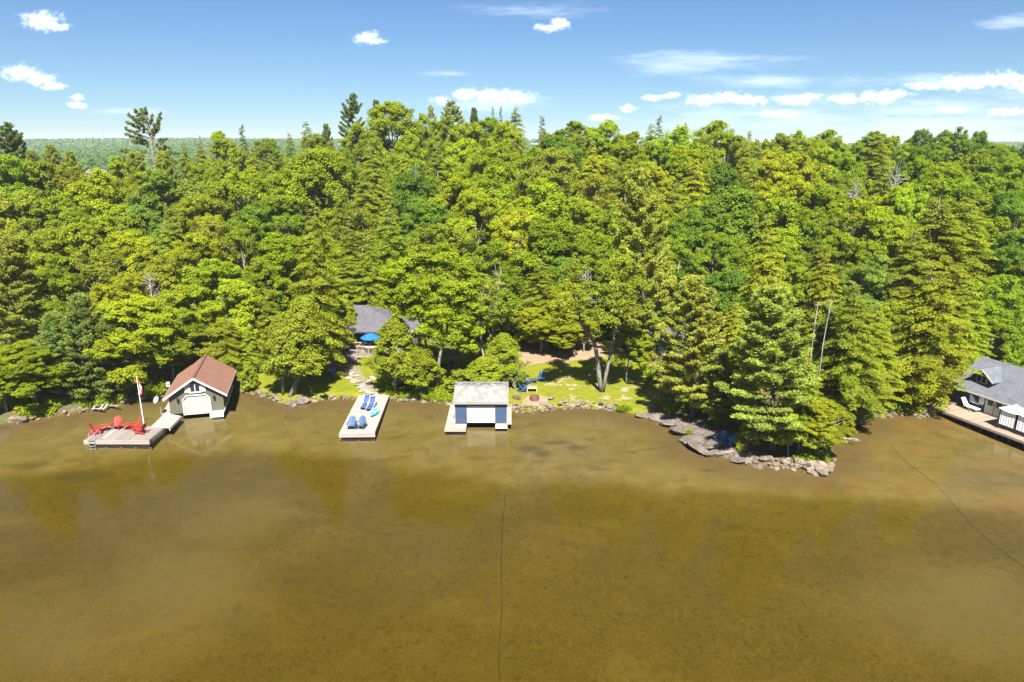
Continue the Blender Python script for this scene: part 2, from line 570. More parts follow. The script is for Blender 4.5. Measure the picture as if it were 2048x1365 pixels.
def height(x, y):
    x, y = np.atleast_1d(np.asarray(x, float)), np.atleast_1d(np.asarray(y, float))
    d = seg_dist(x, y, SHORE)
    land = inside(x, y, LAND)
    hill = 1.0 - 0.42 * sstep(-45, -110, x) - 0.22 * sstep(60, 140, x)
    bump = 1.0 + 0.16 * np.exp(-((x + 18) / 40.0) ** 2)
    h = 0.42 * np.clip(d / 0.7, 0, 1) + 0.075 * np.clip(d - 0.7, 0, 13.5) + 0.014 * np.clip(d - 14, 0, 28)
    h = h + 0.128 * np.clip(d - 42, 0, 95) * hill * bump
    h = h + 0.5 * (vnoise(x, y, 9, 3) - 0.5) * sstep(14, 30, d) + 0.10 * (vnoise(x, y, 2.2, 4) - 0.5) * sstep(1, 4, d)
    # beyond the ridge the land falls to a valley, then far hills
    far = 4 + 24 * vnoise(x, y, 1100, 8) + 8 * vnoise(x, y, 320, 9)
    h = h * (1 - sstep(260, 420, y)) + (-2.0) * sstep(260, 420, y)
    h = h + far * sstep(700, 2300, y)
    outer = sstep(-3.2, 3.6, np.where(inside(x, y, DROP_POLY), -1, 1) * seg_dist(x, y, DROP))
    w = -(0.06 + 0.16 * np.clip(d / 2.0, 0, 1) + 0.030 * np.clip(d - 2, 0, 9)) - 0.55 * outer - 0.022 * np.clip(d - 14, 0, 60) * outer
    w = w + 0.07 * (vnoise(x, y, 3.0, 5) - 0.5) * np.clip(d / 2, 0, 1)
    return np.where(land, h, w)


def hz(x, y):
    return float(height(x, y)[0])


def on_ground(px, py):
    """where the ray through a photo pixel meets the ground"""
    d = ray(px, py)
    ys = np.arange(30, 400, 0.1)
    xs, zs = d[0] / d[1] * ys, CAM_H + d[2] / d[1] * ys
    hh = np.maximum(height(xs, ys), -0.0)
    k = np.argmax(zs <= hh)
    return Vector((xs[k], ys[k], hh[k]))


def axis_steps(lo, a, b, hi, fine, grow):
    core = list(np.arange(a, b + fine / 2, fine))
    s, v, up = fine, b, []
    while v < hi:
        s *= grow
        v += s
        up.append(v)
    s, v, dn = fine, a, []
    while v > lo:
        s *= grow
        v -= s
        dn.append(v)
    return np.array(dn[::-1] + core + up)


gx = axis_steps(-3500, -52, 56, 3500, 0.38, 1.13)
gy = axis_steps(-400, 24, 96, 6000, 0.38, 1.09)
GX, GY = np.meshgrid(gx, gy)
fx, fy = GX.ravel(), GY.ravel()
GZ = height(fx, fy)
ppx, ppy = to_px(fx, np.maximum(fy, 5.0), GZ)


def zone(polys, soft=0.0):
    r = np.zeros(fx.shape, bool)
    for p in polys:
        r |= inside(ppx, ppy, np.array(p, float))
    return r.astype(float)


onland = GZ > 0.0
dsh = seg_dist(fx, fy, SHORE)
lawn = zone([[(488, 770), (505, 738), (560, 730), (660, 728), (700, 712), (770, 712), (800, 760), (790, 812), (560, 822), (512, 795)],
             [(1015, 760), (1045, 735), (1060, 720), (1150, 712), (1262, 708), (1310, 740), (1325, 800), (1285, 850), (1010, 850)]]) * onland
dirt = zone([[(1020, 712), (1035, 685), (1130, 678), (1230, 684), (1210, 716), (1120, 722), (1050, 732)], [(1043, 800), (1069, 787), (1098, 797), (1092, 815), (1062, 820)]]) * onland
path = zone([[(676, 722), (716, 720), (722, 745), (748, 770), (775, 792), (735, 797), (716, 768), (690, 752)]]) * onland
rocky = zone([[(1260, 838), (1300, 822), (1360, 830), (1440, 858), (1500, 895), (1480, 935), (1400, 925), (1360, 900), (1300, 860)]]) * onland
shelf = (inside(fx, fy, DROP_POLY)).astype(float) * (~onland)


def blur(a, n=2):
    a = a.reshape(GX.shape).copy()
    for _ in range(n):
        p = np.pad(a, 1, mode='edge')
        a = (p[:-2, 1:-1] + p[2:, 1:-1] + p[1:-1, :-2] + p[1:-1, 2:] + 2 * a) / 6
    return a.ravel()


cloud_sheen = np.zeros(fx.shape)  # pale patches: cloud reflections on the water painted into the bed colour
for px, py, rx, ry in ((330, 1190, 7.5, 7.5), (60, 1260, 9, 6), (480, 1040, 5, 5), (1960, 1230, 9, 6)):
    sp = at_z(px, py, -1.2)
    cloud_sheen = np.maximum(cloud_sheen, np.exp(-((fx - sp.x) / rx) ** 2 - ((fy - sp.y) / ry) ** 2))
weed, gravel = np.zeros(fx.shape), np.zeros(fx.shape)
for arr, lst in ((weed, ((1058, 905, 1.3, .8), (1085, 915, 1.0, .7), (1118, 893, 1.4, .7), (1150, 902, 1.1, .6), (1415, 952, .8, .4), (1465, 1048, 1.1, .5), (1435, 1036, .7, .4), (150, 950, 2.6, 1.0), (60, 935, 2.0, .8), (205, 945, 1.2, .7), (1005, 845, 1.6, .6))),
                 (gravel, ((200, 1310, 4.0, 3.4), (130, 1365, 4.5, 3.0), (300, 1270, 2.5, 2.0)))):
    for px, py, rx, ry in lst:
        sp = at_z(px, py, -.7)
        np.maximum(arr, np.exp(-((fx - sp.x) / rx) ** 2 - ((fy - sp.y) / ry) ** 2), out=arr)
me = bpy.data.meshes.new('ground')
nx, ny = len(gx), len(gy)
idx = np.arange(nx * ny).reshape(ny, nx)
faces = np.stack([idx[:-1, :-1], idx[:-1, 1:], idx[1:, 1:], idx[1:, :-1]], -1).reshape(-1, 4)
me.vertices.add(nx * ny)
me.vertices.foreach_set('co', np.stack([fx, fy, GZ], 1).astype(np.float32).ravel())
me.loops.add(faces.size)
me.loops.foreach_set('vertex_index', faces.astype(np.int32).ravel())
me.polygons.add(len(faces))
me.polygons.foreach_set('loop_start', np.arange(0, faces.size, 4, dtype=np.int32))
me.polygons.foreach_set('use_smooth', np.ones(len(faces), bool))
me.update(calc_edges=True)
for nm, arr in (('lawn', blur(lawn)), ('dirt', blur(dirt)), ('path', blur(path, 1)), ('rocky', blur(rocky)), ('shelf', blur(shelf, 26)), ('cloud_sheen', cloud_sheen), ('weed', weed), ('gravel', gravel), ('inland', np.where(onland, dsh, -dsh))):
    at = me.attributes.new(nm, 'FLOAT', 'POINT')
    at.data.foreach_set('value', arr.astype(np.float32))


def mat_ground():
    t = NT('ground')
    pos = t.n('ShaderNodeNewGeometry').outputs['Position']
    N = lambda s, d=4, r=0.6, sc=(1, 1, 1), di=0.0: t.noise(s, d, r, pos, sc, di)
    big, mid, fine, tiny = N(0.10, 4), N(0.55, 5, 0.65), N(2.4, 5, 0.7), N(9, 3, 0.7)
    at = lambda n: t.attr(n)[2]
    # forest floor: brown needles and leaves with green ground cover
    forest = t.mix(t.mr(fine, 0.35, 0.7), (0.085, 0.055, 0.032), (0.15, 0.10, 0.06))
    forest = t.mix(t.mr(mid, 0.42, 0.60, 0, 0.75), forest, (0.06, 0.085, 0.022))
    farwood = t.mix(t.mr(big, 0.3, 0.7), (0.045, 0.085, 0.03), (0.07, 0.12, 0.035))
    ysep = t.n('ShaderNodeSeparateXYZ', {0: pos}).outputs
    forest = t.mix(t.mr(ysep[1], 230, 300), forest, farwood)
    grass = t.mix(t.mr(fine, 0.3, 0.7), (0.130, 0.135, 0.008), (0.185, 0.178, 0.011))
    grass = t.mix(t.mr(mid, 0.35, 0.65, 0, 0.6), grass, (0.085, 0.125, 0.010))
    bare = t.mix(t.mr(tiny, 0.3, 0.7), (0.26, 0.20, 0.115), (0.33, 0.26, 0.16))
    wear = t.mr(t.math('ADD', mid, t.math('MULTIPLY', t.math('SUBTRACT', fine, 0.5), 0.5)), 0.54, 0.66, 0, 0.85)
    xright = t.mr(ysep[0], -4, -1)
    grass = t.mix(t.math('MULTIPLY', wear, xright), grass, bare)
    dirtc = t.mix(t.mr(fine, 0.3, 0.7), (0.20, 0.135, 0.085), (0.29, 0.21, 0.14))
    pathc = t.mix(t.mr(fine, 0.4, 0.6), (0.22, 0.19, 0.13), (0.13, 0.13, 0.045))
    rockc = t.mix(t.mr(fine, 0.35, 0.65), (0.165, 0.14, 0.12), (0.09, 0.072, 0.062))
    edge = t.math('SUBTRACT', fine, 0.5)
    soft = lambda n, k=0.5: t.mr(t.math('ADD', at(n), t.math('MULTIPLY', edge, k)), 0.4, 0.6)
    c = t.mix(soft('lawn', 0.7), forest, grass)
    c = t.mix(soft('dirt'), c, dirtc)
    c = t.mix(soft('path', 0.9), c, pathc)
    c = t.mix(soft('rocky'), c, rockc)
    # lake bed: tan sand shelf, then olive-brown algae on the deeper bottom, dark weed and debris patches
    sand = t.mix(t.mr(mid, 0.3, 0.7), (0.088, 0.071, 0.022), (0.122, 0.100, 0.036))
    sand = t.mix(t.mr(N(0.30, 6, 0.7, (1, 2.2, 1), 1.0), 0.52, 0.66, 0, 0.75), sand, (0.072, 0.046, 0.020))
    sand = t.mix(t.mr(tiny, 0.35, 0.8, 0, 0.5), sand, (0.075, 0.052, 0.022))
    deep = t.mix(t.mr(mid, 0.3, 0.7), (0.051, 0.040, 0.0045), (0.062, 0.049, 0.006))
    deep = t.mix(t.mr(N(0.13, 5, 0.6, (1, 1.5, 1), 0.6), 0.46, 0.80, 0, 0.7), deep, (0.100, 0.079, 0.017))
    deep = t.mix(t.mr(tiny, 0.42, 0.70, 0, 0.75), deep, (0.100, 0.077, 0.012))
    deep = t.mix(t.mr(N(26, 2, 0.6), 0.52, 0.70, 0, 0.65), deep, (0.028, 0.020, 0.003))
    deep = t.mix(t.mr(N(3.6, 6, 0.8), 0.60, 0.68, 0, 0.7), deep, (0.125, 0.102, 0.028))
    deep = t.mix(t.mr(fine, 0.50, 0.72, 0, 0.75), deep, (0.034, 0.024, 0.003))
    cloud_sheen = t.math('ADD', at('cloud_sheen'), t.math('MULTIPLY', t.math('SUBTRACT', N(0.22, 5, 0.6), 0.5), 1.1))
    deep = t.mix(t.mr(cloud_sheen, 0.25, 0.95, 0, 0.40), deep, (0.105, 0.090, 0.040))  # painted cloud reflection lightens the deep bed
    inl = at('inland')
    shore_dark = t.mr(t.math('ADD', inl, t.math('MULTIPLY', t.math('SUBTRACT', mid, 0.5), 6)), -4.0, -0.6, 0, 0.6)
    sand = t.mix(shore_dark, sand, (0.065, 0.036, 0.018))
    warm = t.mr(N(0.16, 4, 0.6), 0.45, 0.7, 0, 0.6)
    sand = t.mix(t.math('MULTIPLY', warm, t.mr(ysep[0], 18, 34)), sand, (0.150, 0.086, 0.018))
    pebb = t.mr(N(5.5, 5, 0.75), 0.58, 0.72, 0, 0.8)
    sand = t.mix(pebb, sand, (0.058, 0.042, 0.018))
    sand = t.mix(t.mr(N(14, 3, 0.7), 0.62, 0.78, 0, 0.7), sand, (0.17, 0.145, 0.075))
    bed = t.mix(t.mr(t.math('ADD', at('shelf'), t.math('MULTIPLY', t.math('SUBTRACT', N(0.35, 5, 0.65), 0.5), 1.1)), 0.1, 0.95), deep, sand)
    wd = t.math('ADD', at('weed'), t.math('MULTIPLY', t.math('SUBTRACT', N(0.9, 5, 0.7), 0.5), 1.2))
    bed = t.mix(t.mr(wd, 0.25, 0.95, 0, 0.62), bed, (0.036, 0.030, 0.014))
    peb = t.n('ShaderNodeTexVoronoi', {0: pos, 'Scale': 9.5}).outputs['Distance']
    gv = t.math('MULTIPLY', t.mr(peb, 0.16, 0.26, 1, 0), t.mr(t.math('ADD', at('gravel'), t.math('MULTIPLY', t.math('SUBTRACT', mid, 0.5), 0.8)), 0.3, 0.7))
    bed = t.mix(t.math('MULTIPLY', gv, 0.55), bed, (0.21, 0.165, 0.06))
    c = t.mix(t.mr(inl, -0.05, 0.25), bed, c)
    return t.bsdf(c, 0.95, 0.12, 0, fine, 0.05, 0.6)


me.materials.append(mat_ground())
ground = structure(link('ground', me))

# ------------------------------------------------------------------ lake water
t = NT('lake_water')
pos = t.n('ShaderNodeNewGeometry').outputs['Position']
rip = t.noise(1.6, 3, 0.5, pos, (1, 2.2, 1))
rip2 = t.noise(0.35, 3, 0.5, pos)
bmp = t.n('ShaderNodeBump', {'Height': t.math('MULTIPLY', rip, t.mr(rip2, 0.45, 0.7)), 'Distance': 0.006, 'Strength': 0.35})
fr = t.n('ShaderNodeFresnel', {'IOR': 1.22})
t.t.links.new(bmp.outputs[0], fr.inputs['Normal'])
gl = t.n('ShaderNodeBsdfGlossy', {0: (1, 1, 1, 1), 'Roughness': 0.11})
t.t.links.new(bmp.outputs[0], gl.inputs['Normal'])
tr = t.n('ShaderNodeBsdfTransparent')
mx = t.n('ShaderNodeMixShader', {0: fr.outputs[0], 1: tr.outputs[0], 2: gl.outputs[0]})
t.t.links.new(mx.outputs[0], t.out.inputs[0])
va = t.n('ShaderNodeVolumeAbsorption', {'Color': (0.84, 0.73, 0.10), 'Density': 0.34})
t.t.links.new(va.outputs[0], t.out.inputs['Volume'])
lake = structure(MB().box((0, -80, -15), (1800, 420, 30)).build('lake_water', t.m))

# ================================================================== buildings, docks, shore
def gable_roof(parent, w, y0, y1, zr, ze, th, mat, over=0.0, name='roof'):
    """two slopes along local y; w half width incl. eaves; UV in metres so the courses lie level"""
    L = math.hypot(w, zr - ze)
    mb = MB()
    for s in (-1, 1):
        a, b = Vector((0, y0, zr)), Vector((s * w, y0, ze))
        c, d = Vector((s * w, y1, ze)), Vector((0, y1, zr))
        n = Vector((0, 0, -th))
        uv = [(y0, L), (y0, 0), (y1, 0), (y1, L)]
        mb.add([a, b, c, d], [(0, 1, 2, 3) if s > 0 else (3, 2, 1, 0)], [uv if s > 0 else uv[::-1]])
        mb.add([a + n, b + n, c + n, d + n], [(3, 2, 1, 0) if s > 0 else (0, 1, 2, 3)], [uv])
        mb.add([a, b, b + n, a + n], [(0, 1, 2, 3)], [[(0, 0)] * 4])
        mb.add([d, c, c + n, d + n], [(0, 1, 2, 3)], [[(0, 0)] * 4])
        mb.add([b, c, c + n, b + n], [(0, 1, 2, 3)], [[(0, 0)] * 4])
    return mb.build(name, mat, parent)


# ---------------- red-roofed boathouse on the left
bh = thing('boathouse', 'olive green boathouse with red-brown shingle roof and white roll-up door', 'boathouse', (-28.85, 60.9, 0), R(14.5))
W2, BL, ZE, ZR = 2.30, 6.8, 2.25, 3.78
z0 = 0.40
wall = MB()
wall.box((0, BL - 0.06, (z0 + ZE) / 2), (2 * W2, 0.12, ZE - z0))
wall.prism([(-W2, BL, ZE), (W2, BL, ZE), (0, BL, ZR - 0.12)], (0, -0.12, 0))
for s in (-1, 1):
    wall.box((s * (W2 - 0.06), BL / 2, (z0 + ZE) / 2), (0.12, BL - 0.25, ZE - z0))
DW, DH = 1.12, 2.02                                     # door half width, top
wall.prism([(-W2, 0, z0), (-DW, 0, z0), (-DW, 0, 1.72), (-DW + 0.32, 0, DH), (DW - 0.32, 0, DH), (DW, 0, 1.72), (DW, 0, z0), (W2, 0, z0), (W2, 0, ZE), (0, 0, ZR - 0.12), (-W2, 0, ZE)], (0, 0.12, 0))
wall.build('wall', 'olive', bh)
rise = (ZR - ZE) / W2
for k in range(-12, 13):
    x = k * 0.185
    top = ZR - 0.16 - abs(x) * rise
    lo = z0
    if abs(x) < DW + 0.1:
        lo = DH + 0.12 if abs(x) < DW - 0.25 else 1.98
    if abs(x) < 0.92 and top > 2.3:
        if 2.22 - lo > 0.05:
            piece('batten', 'olive', bh, (x, -0.012, (lo + 2.2) / 2), (0.035, 0.03, 2.2 - lo))
        continue
    if top - lo > 0.1:
        piece('batten', 'olive', bh, (x, -0.012, (lo + top) / 2), (0.035, 0.03, top - lo))
for s in (-1, 1):
    for k in range(1, 17):
        piece('batten', 'olive', bh, (s * (W2 + 0.014), k * 0.41, (z0 + ZE) / 2), (0.03, 0.035, ZE - z0))
rw = W2 + 0.42
gable_roof(bh, rw, -0.42, BL + 0.35, ZR + 0.06, ZE - 0.42 * rise + 0.06, 0.07, 'shingle_red')
piece('ridge_cap', 'shingle_red', bh, (0, BL / 2, ZR + 0.075), (0.24, BL + 0.6, 0.03))
ze = ZE - 0.42 * rise
for s in (-1, 1):
    MB().prism([(0, -0.45, ZR + 0.055), (s * rw, -0.45, ze + 0.055), (s * rw, -0.45, ze - 0.15), (0, -0.45, ZR - 0.15)], (0, 0.05, 0)).build('rake_board', 'white', bh)
    MB().bar((s * (rw + 0.012), -0.4, ze - 0.02), (s * (rw + 0.012), BL + 0.3, ze - 0.02), 0.025, 0.13).build('fascia_board', 'offwhite', bh)
arch = MB()
pts = [(-0.62 * math.cos(a), -0.30, 2.98 + 0.62 * math.sin(a)) for a in np.linspace(0.25, math.pi - 0.25, 9)]
arch.tube(pts, 0.035, 5)
arch.build('gable_arch', 'white', bh)
win = MB().box((0, -0.025, 2.74), (0.92, 0.05, 0.80)).build('window', 'white', bh)
for s in (-1, 1):
    MB().box((s * 0.21, -0.062, 2.76), (0.34, 0.03, 0.66)).build('pane', 'glass', win)
MB().box((0, -0.07, 2.31), (1.0, 0.12, 0.05)).build('sill', 'white', win)
for s in (-1, 1):
    sh = MB().box((s * 0.68, -0.045, 2.74), (0.42, 0.05, 0.80))
    sh.box((s * 0.68, -0.08, 2.74), (0.34, 0.025, 0.70))
    sh.build('shutter', 'white', bh)
door = MB().prism([(-DW, 0.07, 0.16), (DW, 0.07, 0.16), (DW, 0.07, 1.72), (DW - 0.32, 0.07, DH), (-DW + 0.32, 0.07, DH), (-DW, 0.07, 1.72)], (0, 0.05, 0)).build('garage_door', 'offwhite', bh)
for k in range(4):
    zc = 0.39 + k * 0.425
    piece('door_panel', 'offwhite', door, (0, 0.055, zc), (2 * DW - 0.08 - (0.5 if k == 3 else 0), 0.045, 0.40))
fr = MB()
op = [(-DW, 1.70), (-DW + 0.32, DH), (DW - 0.32, DH), (DW, 1.70)]
fr.bar((-DW - 0.03, -0.03, 0.2), (-DW - 0.03, -0.03, 1.72), 0.07, 0.11)
fr.bar((DW + 0.03, -0.03, 0.2), (DW + 0.03, -0.03, 1.72), 0.07, 0.11)
fr.bar((-DW - 0.03, -0.03, 1.72), (-DW + 0.30, -0.03, DH + 0.04), 0.07, 0.09)
fr.bar((DW + 0.03, -0.03, 1.72), (DW - 0.30, -0.03, DH + 0.04), 0.07, 0.09)
fr.bar((-DW + 0.28, -0.03, DH + 0.04), (DW - 0.28, -0.03, DH + 0.04), 0.07, 0.09)
fr.build('door_frame', 'white', bh)
for s in (-1, 1):
    ln = MB().box((s * 1.55, -0.03, 1.78), (0.10, 0.06, 0.28)).build('wall_lantern', 'black', bh)
    MB().lathe([(0.03, 0.12), (0.11, 0.05), (0.085, -0.22), (0.04, -0.27)], 8, (s * 1.55, -0.15, 1.80)).build('lantern_glass', 'glass', ln)
ap = thing('landing_deck', 'small white-painted landing ledge under the right side of the olive boathouse door', 'dock', (-28.85, 60.9, 0), R(14.5))
for k in range(6):
    piece('plank', 'white', ap, (1.72, -0.74 + k * 0.145, 0.37), (1.18, 0.137, 0.05))
piece('fascia', 'white', ap, (1.72, -0.84, 0.20), (1.18, 0.05, 0.30))
cr = MB()
for s in (-1, 1):
    cr.box((s * (W2 - 0.5), BL / 2 + 0.1, 0.0), (0.9, BL - 0.4, 0.72))
cr.box((0, BL - 0.4, 0.0), (2 * W2 - 2, 0.6, 0.7))
cr.build('crib_foundation', 'darkwood', bh)
piece('base_board', 'white', bh, (W2 + 0.03, BL / 2, 0.50), (0.05, BL, 0.18))

# dish and meter box beside it
p = bh.matrix_basis @ Vector((-W2 - 0.9, -0.1, 0))
dish = thing('satellite_dish', 'grey satellite dish on a bent arm at the left eave of the olive boathouse', 'satellite dish', (p.x, p.y, 0.2))
arm = MB().tube([(0.1, 0.1, 0.15), (0.1, 0.1, 1.55), (0, -0.05, 1.75)], 0.028, 6)
arm.tube([(0.0, -0.05, 1.6), (0.25, -0.45, 1.62)], 0.015, 5)
arm.build('arm', 'steel', dish)
dm = MB().lathe([(0.001, 0.0), (0.16, 0.015), (0.30, 0.06), (0.36, 0.12), (0.37, 0.12), (0.30, 0.045), (0.001, -0.02)], 18).build('reflector', 'steel', dish, True)
dm.location, dm.rotation_euler = (0, -0.08, 1.75), (R(62), R(0), R(-35))
MB().box((0.27, -0.48, 1.64), (0.07, 0.09, 0.07)).build('receiver', 'black', dish)
pm = at_y(336.5, 769, 66.0)
mt = thing('meter_box', 'white utility box on a post behind the olive boathouse roof', 'utility box', (pm.x, pm.y, hz(pm.x, pm.y)))
zb = pm.z - mt.location.z
MB().box((0, 0.12, zb / 2), (0.1, 0.1, zb + 0.4)).build('post', 'oldwood', mt)
bx_ = MB().box((0, 0, zb), (0.34, 0.14, 0.46)).build('box', 'white', mt)
MB().lathe([(0.07, 0), (0.07, 0.03), (0.001, 0.03)], 10).build('meter', 'black', bx_)
mdl = bx_.children[0]
mdl.location, mdl.rotation_euler = (0.03, -0.07, zb + 0.02), (R(90), 0, 0)


# ---------------- docks: every plank is a piece
def plank_dock(name, label, x0, x1, y0, y1, ztop, along, mat, pitch=0.145, loc=(0, 0), rz=0.0, skirt='deckpale', posts=True, side='darkwood', skirt_h=0.22):
    d = thing(name, label, 'dock', (loc[0], loc[1], 0), rz)
    if along == 'X':
        n = int((y1 - y0) / pitch)
        for k in range(n):
            piece('plank', mat, d, ((x0 + x1) / 2 + random.uniform(-.008, .008), y0 + (k + .5) * pitch, ztop - .02 + random.uniform(-.004, .004)), (x1 - x0, pitch - .012, .04))
    else:
        n = int((x1 - x0) / pitch)
        for k in range(n):
            piece('plank', mat, d, (x0 + (k + .5) * pitch, (y0 + y1) / 2 + random.uniform(-.008, .008), ztop - .02 + random.uniform(-.004, .004)), (y1 - y0, pitch - .012, .04), math.pi / 2)
    piece('fascia', skirt, d, ((x0 + x1) / 2, y0 - .03, ztop - .012 - skirt_h / 2), (x1 - x0 + .06, .045, skirt_h))
    for s, x in ((-1, x0), (1, x1)):
        piece('side_beam', side, d, (x - s * .05, (y0 + y1) / 2 + .02, ztop - .05 - skirt_h / 2), (.09, y1 - y0 - .04, skirt_h))
    if posts:
        cb = MB()
        for x in np.arange(x0 + .3, x1, 1.25):
            for y in np.arange(y0 + .35, y1, 2.2):
                cb.box((x, y, -.45), (.2, .2, ztop * 2 + .7))
        cb.build('crib_posts', 'darkwood', d)
    return d


dock_a = plank_dock('dock', 'grey plank dock with red chairs and flagpole', -35.55, -30.15, 54.45, 57.45, 0.42, 'Y', 'deckgrey', skirt='deckpale', side='deckpale', skirt_h=.36)
piece('edge_board', 'deckpale', dock_a, (-34.15, 56.1, 0.432), (2.5, .30, .03), R(93))
# ramp from the dock to the boathouse: boards across
ra, rb_, rc, rd = at_z(301, 855, .42), at_z(339, 857, .42), at_z(362, 833, .42), at_z(330, 827, .42)
ramp = thing('walkway', 'pale plank walkway joining the red-chair dock to the olive boathouse', 'walkway', (ra.x, ra.y, 0))
n = 24
for k in range(n):
    f = (k + .5) / n
    a, b = ra.lerp(rd, f), rb_.lerp(rc, f)
    d = b - a
    c = (a + b) / 2 - ramp.location
    piece('plank', 'deckpale', ramp, (c.x, c.y, .425 + .004 * (k % 2)), (d.length, (rd - ra).length / n * .93, .04), math.atan2(d.y, d.x))
for a, b in ((ra, rd), (rb_, rc)):
    MB().bar(a - ramp.location + Vector((0, 0, -.13)), b - ramp.location + Vector((0, 0, -.13)), .06, .2).build('side_beam', 'white', ramp)
sd = thing('side_deck', 'narrow plank side deck along the left wall of the olive boathouse', 'deck', (-28.85, 60.9, 0), R(14.5))
for k in range(26):
    piece('plank', 'deckpale', sd, (-W2 - .42, .1 + k * .15, .40), (.82, .14, .04))
piece('beam', 'darkwood', sd, (-W2 - .75, 2.0, .2), (.1, 3.8, .34))

dock_b = plank_dock('dock', 'long pale plank dock with blue loungers and turquoise kayak', -1.5, 1.5, 0, 9.5, 0.45, 'X', 'deckpale', loc=(-13.18, 55.9), rz=R(2.0), skirt='deckpale', skirt_h=.38)

# ---------------- silver-roofed boathouse
b2 = thing('boathouse', 'navy sided boathouse with silver metal roof and white roll-up door', 'boathouse', (-2.73, 58.3, 0))
H2, D2 = 2.30, 4.9
zb2, ze2, zr2 = 0.36, 2.46, 3.24
w = MB()
w.box((0, D2 - .06, (zb2 + ze2) / 2), (2 * H2, .12, ze2 - zb2))
for s in (-1, 1):
    w.prism([(s * (H2 - .06) - .06, 0.12, zb2), (s * (H2 - .06) - .06, D2 - .12, zb2), (s * (H2 - .06) - .06, D2 - .12, ze2), (s * (H2 - .06) - .06, D2 / 2, zr2 - .1), (s * (H2 - .06) - .06, 0.12, ze2)], (.12, 0, 0))
w.box((-1.77, .06, (zb2 + ze2) / 2), (1.06, .12, ze2 - zb2))
w.box((1.77, .06, (zb2 + ze2) / 2), (1.06, .12, ze2 - zb2))
w.box((0, .06, 2.20), (2.48, .12, .50))
w.build('wall', 'navy', b2)
for s in (-1, 1):
    for k in range(13):
        tb = Matrix.Rotation(R(-9), 3, 'X')
        o = piece('siding_board', 'navy', b2, (s * 1.775, -.018, .44 + k * .14), (1.04, .022, .135))
        o.rotation_euler = (R(9), 0, 0)
for k in range(3):
    o = piece('siding_board', 'navy', b2, (0, -.018, 2.05 + k * .14), (2.46, .022, .135))
    o.rotation_euler = (R(9), 0, 0)
for s in (-1, 1):
    piece('corner_board', 'white', b2, (s * (H2 + .0), -.02, (zb2 + ze2) / 2), (.05, .07, ze2 - zb2))
dr = MB().box((0, .085, 1.18), (2.50, .05, 1.62)).build('garage_door', 'white', b2)
for k in range(4):
    piece('door_panel', 'white', dr, (0, .05, .58 + k * .40), (2.48, .03, .375))
rf = MB()
ov, x2 = .36, H2 + .12
slope = (zr2 - ze2) / (D2 / 2)
for s, ya, yb, za in ((-1, -ov, D2 / 2, ze2 - slope * ov + .06), (1, D2 + ov, D2 / 2, ze2 - slope * ov + .06)):
    nr = 22
    L = math.hypot(yb - ya, zr2 + .06 - za)
    for k in range(nr):
        xa, xb = -x2 + 2 * x2 * k / nr, -x2 + 2 * x2 * (k + 1) / nr
        xm = xa + .03
        q = [(xa, .025), (xm, .025), (xm + .012, 0.0), (xb, 0.0)]
        for (p0, h0), (p1, h1) in zip(q[:-1], q[1:]):
            f = [(p0, ya, za + h0), (p1, ya, za + h1), (p1, yb, zr2 + .06 + h1), (p0, yb, zr2 + .06 + h0)]
            rf.add(f, [(0, 1, 2, 3)], [[(p0, 0), (p1, 0), (p1, L), (p0, L)]])
rf.build('roof', 'metalroof', b2)
piece('ridge_cap', 'steel', b2, (0, D2 / 2, zr2 + .10), (2 * x2, .22, .03))
piece('roof_fascia', 'deckpale', b2, (0, -ov + .03, ze2 - slope * ov - .03), (2 * x2 - .02, .03, .13))
for s in (-1, 1):
    MB().prism([(s * (x2 - .03), -ov, ze2 - slope * ov + .045), (s * (x2 - .03), D2 / 2, zr2 + .045), (s * (x2 - .03), D2 + ov, ze2 - slope * ov + .045), (s * (x2 - .03), D2 + ov, ze2 - slope * ov - .07), (s * (x2 - .03), D2 / 2, zr2 - .07), (s * (x2 - .03), -ov, ze2 - slope * ov - .07)], (-.03 * s, 0, 0)).build('rake_board', 'white', b2)
cr = MB()
for s in (-1, 1):
    cr.box((s * 1.95, 2.6, -.05), (.6, 4.4, .78))
cr.build('crib_foundation', 'darkwood', b2)
lm = dict(cat='dock')
da = plank_dock('landing_deck', 'pale L-shaped plank landing left of the silver-roofed boathouse', -3.10, -2.36, -.9, 5.0, .34, 'X', 'deckpale', loc=(-2.73, 58.3), posts=False, skirt='deckpale', skirt_h=.16)
for k in range(8):
    piece('plank', 'deckpale', da, (-1.80, -1.17 + k * .145, .325), (1.08, .135, .04))
piece('fascia', 'deckpale', da, (-2.2, -1.27, .19), (1.86, .05, .22))
for k in range(2):
    piece('plank', 'deckpale', da, (-2.73, -1.17 + k * .145, .318), (.74, .135, .04))
db = thing('landing_deck', 'narrow pale landing ledge at the right of the silver-roofed boathouse', 'dock', (-2.73, 58.3, 0))
for k in range(4):
    piece('plank', 'deckpale', db, (1.8, -.52 + k * .145, .325), (1.06, .135, .04))
piece('fascia', 'white', db, (1.8, -.61, .22), (1.06, .04, .24))
for k in range(30):
    piece('plank', 'deckpale', db, (2.52, -.1 + k * .145, .318), (.34, .135, .04))

